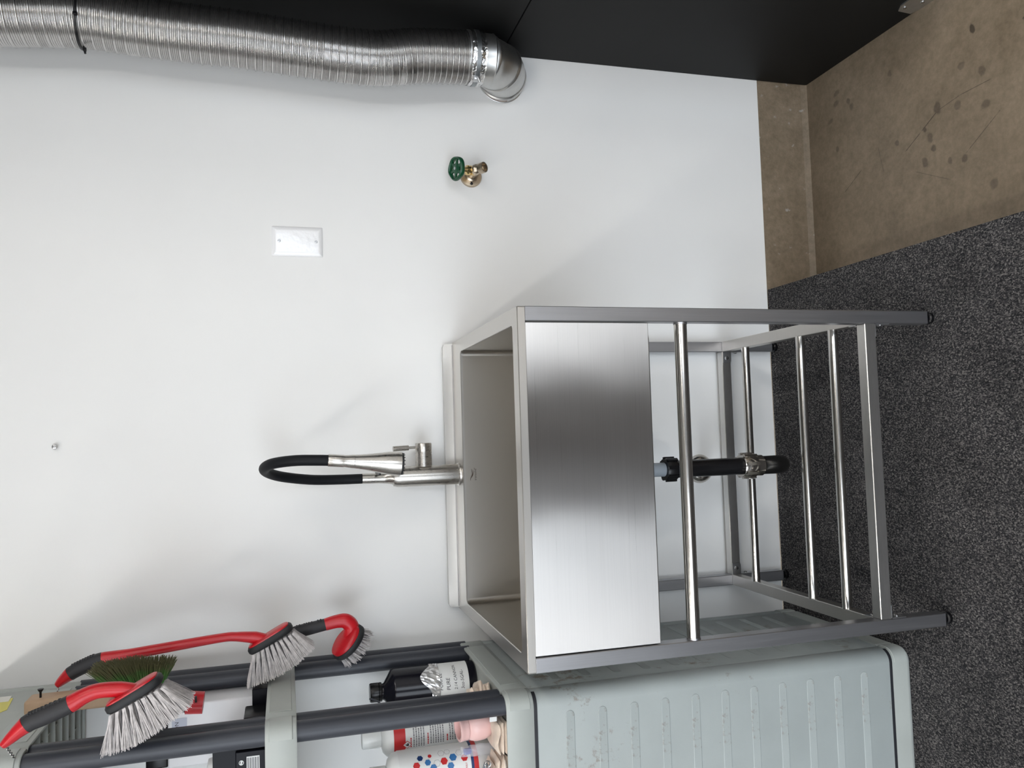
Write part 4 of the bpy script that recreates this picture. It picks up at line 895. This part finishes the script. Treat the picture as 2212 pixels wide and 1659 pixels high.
# white bottle with a red-topped printed label
bx, by, brd = -0.1970, 0.3500, 0.0395
t = thing('printed_bottle', 'white bottle with a red-topped label full of small print and a hazard diamond', 'bottle', (bx, by, ZS))
bm = B(); lathe(bm, [(0.036, ZS), (brd, ZS + 0.004), (brd, 1.0880), (0.0375, 1.0970), (0.0300, 1.1040), (0.0165, 1.1075), (0.0160, 1.1100)], (bx, by, 0), n=40); obj('bottle_body', bm, BOTW, t, True, 45)
bm = B(); lathe(bm, [(0.0190, 1.1085), (0.0195, 1.1100), (0.0195, 1.1430), (0.0180, 1.1455), (0.008, 1.1460)], (bx, by, 0), n=36); obj('flip_cap', bm, CAPW, t, True, 40)
fa = face_angle(bx, by); F = cyl_map(bx, by, brd + 0.0005, fa); F2 = cyl_map(bx, by, brd + 0.0009, fa); F3 = cyl_map(bx, by, brd + 0.0012, fa)
bm = B(); cyl_patch(bm, F, -0.060, 0.060, 0.9120, 1.0850, 30); lb = obj('label', bm, LAB, t, True)
bm = B(); cyl_patch(bm, F2, -0.030, 0.060, 1.0620, 1.0850, 24)
add_flat(bm, [(-0.036, 1.0850), (-0.030, 1.0850), (-0.030, 1.0620), (-0.036, 1.0680)], [(0, 1, 2, 3)], F2); obj('red_band', bm, REDP, lb, True)
bm = B(); c = (-0.0215, 1.0590); add_flat(bm, [(c[0] - .0085, c[1]), (c[0], c[1] - .0095), (c[0] + .0085, c[1]), (c[0], c[1] + .0095)], [(0, 1, 2, 3)], F3); hz = obj('hazard_diamond', bm, REDP, lb)
F4 = cyl_map(bx, by, brd + 0.0015, fa); F5 = cyl_map(bx, by, brd + 0.0018, fa)
bm = B(); add_flat(bm, [(c[0] - .0070, c[1]), (c[0], c[1] - .0078), (c[0] + .0070, c[1]), (c[0], c[1] + .0078)], [(0, 1, 2, 3)], F4); obj('diamond_field', bm, LAB, hz)
bm = B(); add_flat(bm, [(c[0] - .0028, c[1] - .003), (c[0] + .0028, c[1] - .003), (c[0] + .0032, c[1] + .0002), (c[0] + .0008, c[1] - .0002), (c[0] + .0015, c[1] + .0042), (c[0] - .0022, c[1] + .0012)], [(0, 1, 2, 3, 4, 5)], F5); obj('flame_symbol', bm, INK, hz)
bm = B(); bmr = B(); rn = random.Random(14)
zl = 1.0500; k = 0
while zl > 0.918:
    head = k in (0, 6, 13); tgt = bmr if head else bm
    s = -0.028 + (0.0 if k < 6 else 0.003 if k < 13 else 0.005); end = s + rn.uniform(0.030, 0.056) * (0.30 if head else 1)
    if head: end = s + rn.uniform(0.010, 0.020)
    while s < end:
        wlen = rn.uniform(0.0014, 0.0045); add_flat(tgt, [(s, zl), (s + wlen, zl), (s + wlen, zl + 0.0024), (s, zl + 0.0024)], [(0, 1, 2, 3)], F2); s += wlen + 0.0009
    zl -= 0.0050 if not head else 0.0060
    if k in (5, 12): zl -= 0.0035
    k += 1
obj('small_print', bm, OUTL, lb); obj('red_headings', bmr, REDP, lb)
# white bottle with hexagons
bx, by, brd = -0.2400, 0.2620, 0.0420
t = thing('hexagon_bottle', 'white bottle printed with red and blue hexagons on the lower tray', 'bottle', (bx, by, ZS))
bm = B(); lathe(bm, [(0.039, ZS), (brd, ZS + 0.004), (brd, 1.0850), (0.0395, 1.0960), (0.0300, 1.1040), (0.0165, 1.1080), (0.0160, 1.1110)], (bx, by, 0), n=40); obj('bottle_body', bm, BOTW, t, True, 45)
bm = B(); lathe(bm, [(0.0190, 1.1085), (0.0195, 1.1100), (0.0195, 1.1380), (0.0180, 1.1400)], (bx, by, 0), n=36); obj('flip_cap', bm, CAPW, t, True, 40)
fa = face_angle(bx, by); F = cyl_map(bx, by, brd + 0.0005, fa); F2 = cyl_map(bx, by, brd + 0.0009, fa); F3 = cyl_map(bx, by, brd + 0.0012, fa)
bm = B(); cyl_patch(bm, F, -0.065, 0.065, 0.9420, 1.0860, 30); lb = obj('label', bm, LAB, t, True)
for z0, z1, m_ in ((0.9420, 0.9475, NAVYP), (0.9330, 0.9420, REDP)):
    bm = B(); cyl_patch(bm, F2, -0.065, 0.065, z0, z1, 30); obj('label_stripe', bm, m_, lb, True)
bm = B(); add_flat(bm, [(-0.002, 1.0850), (0.004, 1.0850), (-0.006, 1.0640), (-0.020, 1.0560), (-0.020, 1.0850)], [(0, 1, 2, 3, 4)], F2); obj('red_flash', bm, REDP, lb)
def hexa(bm, s, z, r, F): add_flat(bm, [(s + r * math.sin(2 * PI * k / 6), z + r * math.cos(2 * PI * k / 6)) for k in range(6)], [tuple(range(6))], F)
for s, z, r, m_ in ((0.0100, 1.0535, .0070, REDP), (0.0135, 1.0315, .0062, BLUEP), (0.0030, 1.0215, .0066, BLUEP), (0.0235, 1.0455, .0060, NAVYP), (0.0255, 1.0265, .0040, REDP), (0.0120, 1.0000, .0072, REDP), (0.0170, 0.9820, .0076, BLUEP), (0.0020, 0.9880, .0068, BLUEP), (0.0130, 0.9600, .0068, REDP), (-0.010, 1.0330, .006, REDP), (-0.014, 1.0, .006, BLUEP)):
    bm = B(); hexa(bm, s, z, r, F3); obj('hexagon', bm, m_, lb)
for s, z, r in ((0.0100, 1.0140, .0068), (0.0285, 1.0040, .0068), (0.0250, 0.9690, .0068), (0.0300, 0.9920, .0060)):
    bm = B()
    o_ = [(s + r * math.sin(2 * PI * k / 6), z + r * math.cos(2 * PI * k / 6)) for k in range(6)]; i_ = [(s + (r - .0005) * math.sin(2 * PI * k / 6), z + (r - .0005) * math.cos(2 * PI * k / 6)) for k in range(6)]
    add_flat(bm, o_ + i_, [(k, (k + 1) % 6, 6 + (k + 1) % 6, 6 + k) for k in range(6)], F3); obj('hexagon_outline', bm, OUTL, lb)
vs, fs = text_polys('EASILY', 0.0044); bm = B(); add_flat(bm, vs, fs, lambda x, y: F3(-0.009 + x, 0.9560 + y)); obj('red_word', bm, REDP, lb)
# pink jar
px, py = -0.1430, 0.2100
t = thing('pink_jar', 'glossy pink plastic jar standing beside folded cloths on the lower tray', 'jar', (px, py, ZS + 0.025))
ax = Vector((-0.05, -0.10, 1)).normalized()
bm = B(); lathe(bm, [(0.020, 0.0), (0.0265, 0.005), (0.0300, 0.016), (0.0300, 0.032), (0.0265, 0.043), (0.0225, 0.048)], (px, py, ZS + 0.024), ax, 36); obj('jar_body', bm, PINK, t, True, 60)
bm = B(); lathe(bm, [(0.0225, 0.046), (0.0248, 0.048), (0.0252, 0.053), (0.0248, 0.057), (0.0258, 0.059), (0.0258, 0.0635), (0.0248, 0.0645), (0.0205, 0.0645), (0.0200, 0.052)], (px, py, ZS + 0.024), ax, 36); obj('neck_ring', bm, PINK, t, True, 40)
# folded cloths
def cloth(name, label, cx, cy, z0, lx, ly, layers, yaw, tilt, seed):
    t = thing(name, label, 'cloth', (cx, cy, z0), 'cream cloths on the lower tray'); rn = random.Random(seed)
    for k in range(layers):
        bm = B(); nx, ny = 16, 12; top = []; bot = []
        s = 1 - 0.06 * k + rn.uniform(-.03, .03); ox, oy = rn.uniform(-.006, .006), rn.uniform(-.006, .006); p1, p2 = rn.random() * 6, rn.random() * 6
        for i in range(nx + 1):
            rt = []; rb = []
            for j in range(ny + 1):
                u = (i / nx - 0.5); v = (j / ny - 0.5); e = min(1.0, (0.5 - abs(u)) * 9, (0.5 - abs(v)) * 9); th = 0.0095 * (math.sqrt(max(e, 0)) * 0.9 + 0.10)
                X, Y = u * lx * s + ox, v * ly * s + oy; zz = z0 + 0.005 + k * 0.0085 + tilt * X + 0.003 * math.sin(u * 7 + p1) * math.cos(v * 6 + p2)
                c_, s_ = math.cos(yaw), math.sin(yaw); x, y = cx + X * c_ - Y * s_, cy + X * s_ + Y * c_
                rt.append(bm.verts.new((x, y, max(zz + th * 0.5, z0 + 0.0012)))); rb.append(bm.verts.new((x, y, max(zz - th * 0.5, z0 + 0.0003))))
            top.append(rt); bot.append(rb)
        for i in range(nx):
            for j in range(ny):
                bm.faces.new((top[i][j], top[i + 1][j], top[i + 1][j + 1], top[i][j + 1])); bm.faces.new((bot[i][j], bot[i][j + 1], bot[i + 1][j + 1], bot[i + 1][j]))
        for i in range(nx):
            bm.faces.new((top[i][0], bot[i][0], bot[i + 1][0], top[i + 1][0])); bm.faces.new((top[i][ny], top[i + 1][ny], bot[i + 1][ny], bot[i][ny]))
        for j in range(ny):
            bm.faces.new((top[0][j], top[0][j + 1], bot[0][j + 1], bot[0][j])); bm.faces.new((top[nx][j], bot[nx][j], bot[nx][j + 1], top[nx][j + 1]))
        obj('cloth_fold', bm, TOWEL, t, True, 60)
    return t
cloth('folded_cloth', 'cream terry cloth folded in a low pile under the pink jar', -0.1520, 0.1890, ZS, 0.062, 0.104, 3, 0.0, 0.0, 31)
cloth('folded_cloth', 'cream cloth bundle crumpled between the front posts and the black bottle', -0.1260, 0.3000, ZS, 0.060, 0.070, 5, 0.35, 0.04, 32)
cloth('folded_cloth', 'cream cloth folded at the tray front edge under a steel spring clip', -0.2480, 0.1735, ZS, 0.112, 0.074, 4, 0.0, 0.0, 33)
bm = B(); box(bm, (-0.1260, 0.1560, ZS + 0.022), (-0.1160, 0.1570, ZS + 0.036), 0.0004, 1); tag(obj('care_tag', bm, LAB), 'small white cloth care tag sticking up from the folded cloths', 'tag')
# clear bag with a blue cap
t = thing('plastic_bag', 'crinkled clear plastic bag holding a blue cap between bottles and jar', 'bag', (-0.2000, 0.2265, ZS))
bm = B(); rn = random.Random(8); rows = []
for i in range(9):
    r_ = 0.0090 + 0.0015 * math.sin(PI * i / 8)
    rows.append([Vector((-0.1995 + (r_ + rn.uniform(-.0015, .0015)) * math.cos(2 * PI * k / 14), 0.2245 + (r_ * 0.85 + rn.uniform(-.0015, .0015)) * math.sin(2 * PI * k / 14), ZS + 0.078 * i / 8)) for k in range(14)])
cbag = bpy.data.materials.new('clear_film'); cbag.use_nodes = True; pb = cbag.node_tree.nodes['Principled BSDF']; pb.inputs['Base Color'].default_value = (0.85, 0.87, 0.92, 1); pb.inputs['Roughness'].default_value = 0.1; pb.inputs['Alpha'].default_value = 0.28
loft(bm, rows); obj('bag_film', bm, cbag, t)
bm = B(); lathe(bm, [(0.0050, 0.0), (0.0060, 0.001), (0.0060, 0.013), (0.0050, 0.014)], (-0.1995, 0.2245, 0.9480), (0.0, -0.15, 1.0), 18); obj('blue_cap', bm, BLUE_PL, t, True, 40)
# slate plastic scraper and spring clamp wire
bm = B(); tube(bm, smooth_path([(-0.2040, 0.170, 0.9320), (-0.2200, 0.170, 0.9310), (-0.2550, 0.170, 0.9300), (-0.29, 0.170, 0.9300)], 5), lerp_list([(0.003, 0.003), (0.010, 0.007), (0.012, 0.008), (0.012, 0.008)], 16), 14, ref=(0, 1, 0)); tag(obj('scraper_handle', bm, SLATE, None, True), 'blunt slate blue plastic handle lying on the cloths', 'handle')
t = thing('spring_clip', 'small steel spring clip resting on the folded cloths', 'clip', (-0.205, 0.150, 0.925))
bm = B(); pts = [(-0.2000 - 0.0055 * math.cos(a), 0.1485 + 0.0006 * a, 0.9320 + 0.0055 * math.sin(a)) for a in [2 * PI * k / 14 for k in range(28)]]; tube(bm, pts, 0.0012, 8); obj('coil', bm, HSCREW, t, True)
bm = B(); tube(bm, [(-0.2055, 0.1500, 0.9320), (-0.2700, 0.1500, 0.9300)], 0.0016, 8); tube(bm, [(-0.2055, 0.1500, 0.9285), (-0.2700, 0.1500, 0.9255)], 0.0016, 8); obj('arm', bm, HSCREW, t, True)
# little wire hook hooked over the front posts
bm = B(); tube(bm, smooth_path([(-0.0755, 0.2150, 1.1410), (-0.0785, 0.2145, 1.1330), (-0.0830, 0.2130, 1.1240), (-0.0900, 0.2110, 1.1200), (-0.0970, 0.2090, 1.1195)], 5), 0.0018, 10); tag(obj('wire_hook', bm, POST, None, True), 'short bent dark wire hook on the front shelf posts', 'hook')
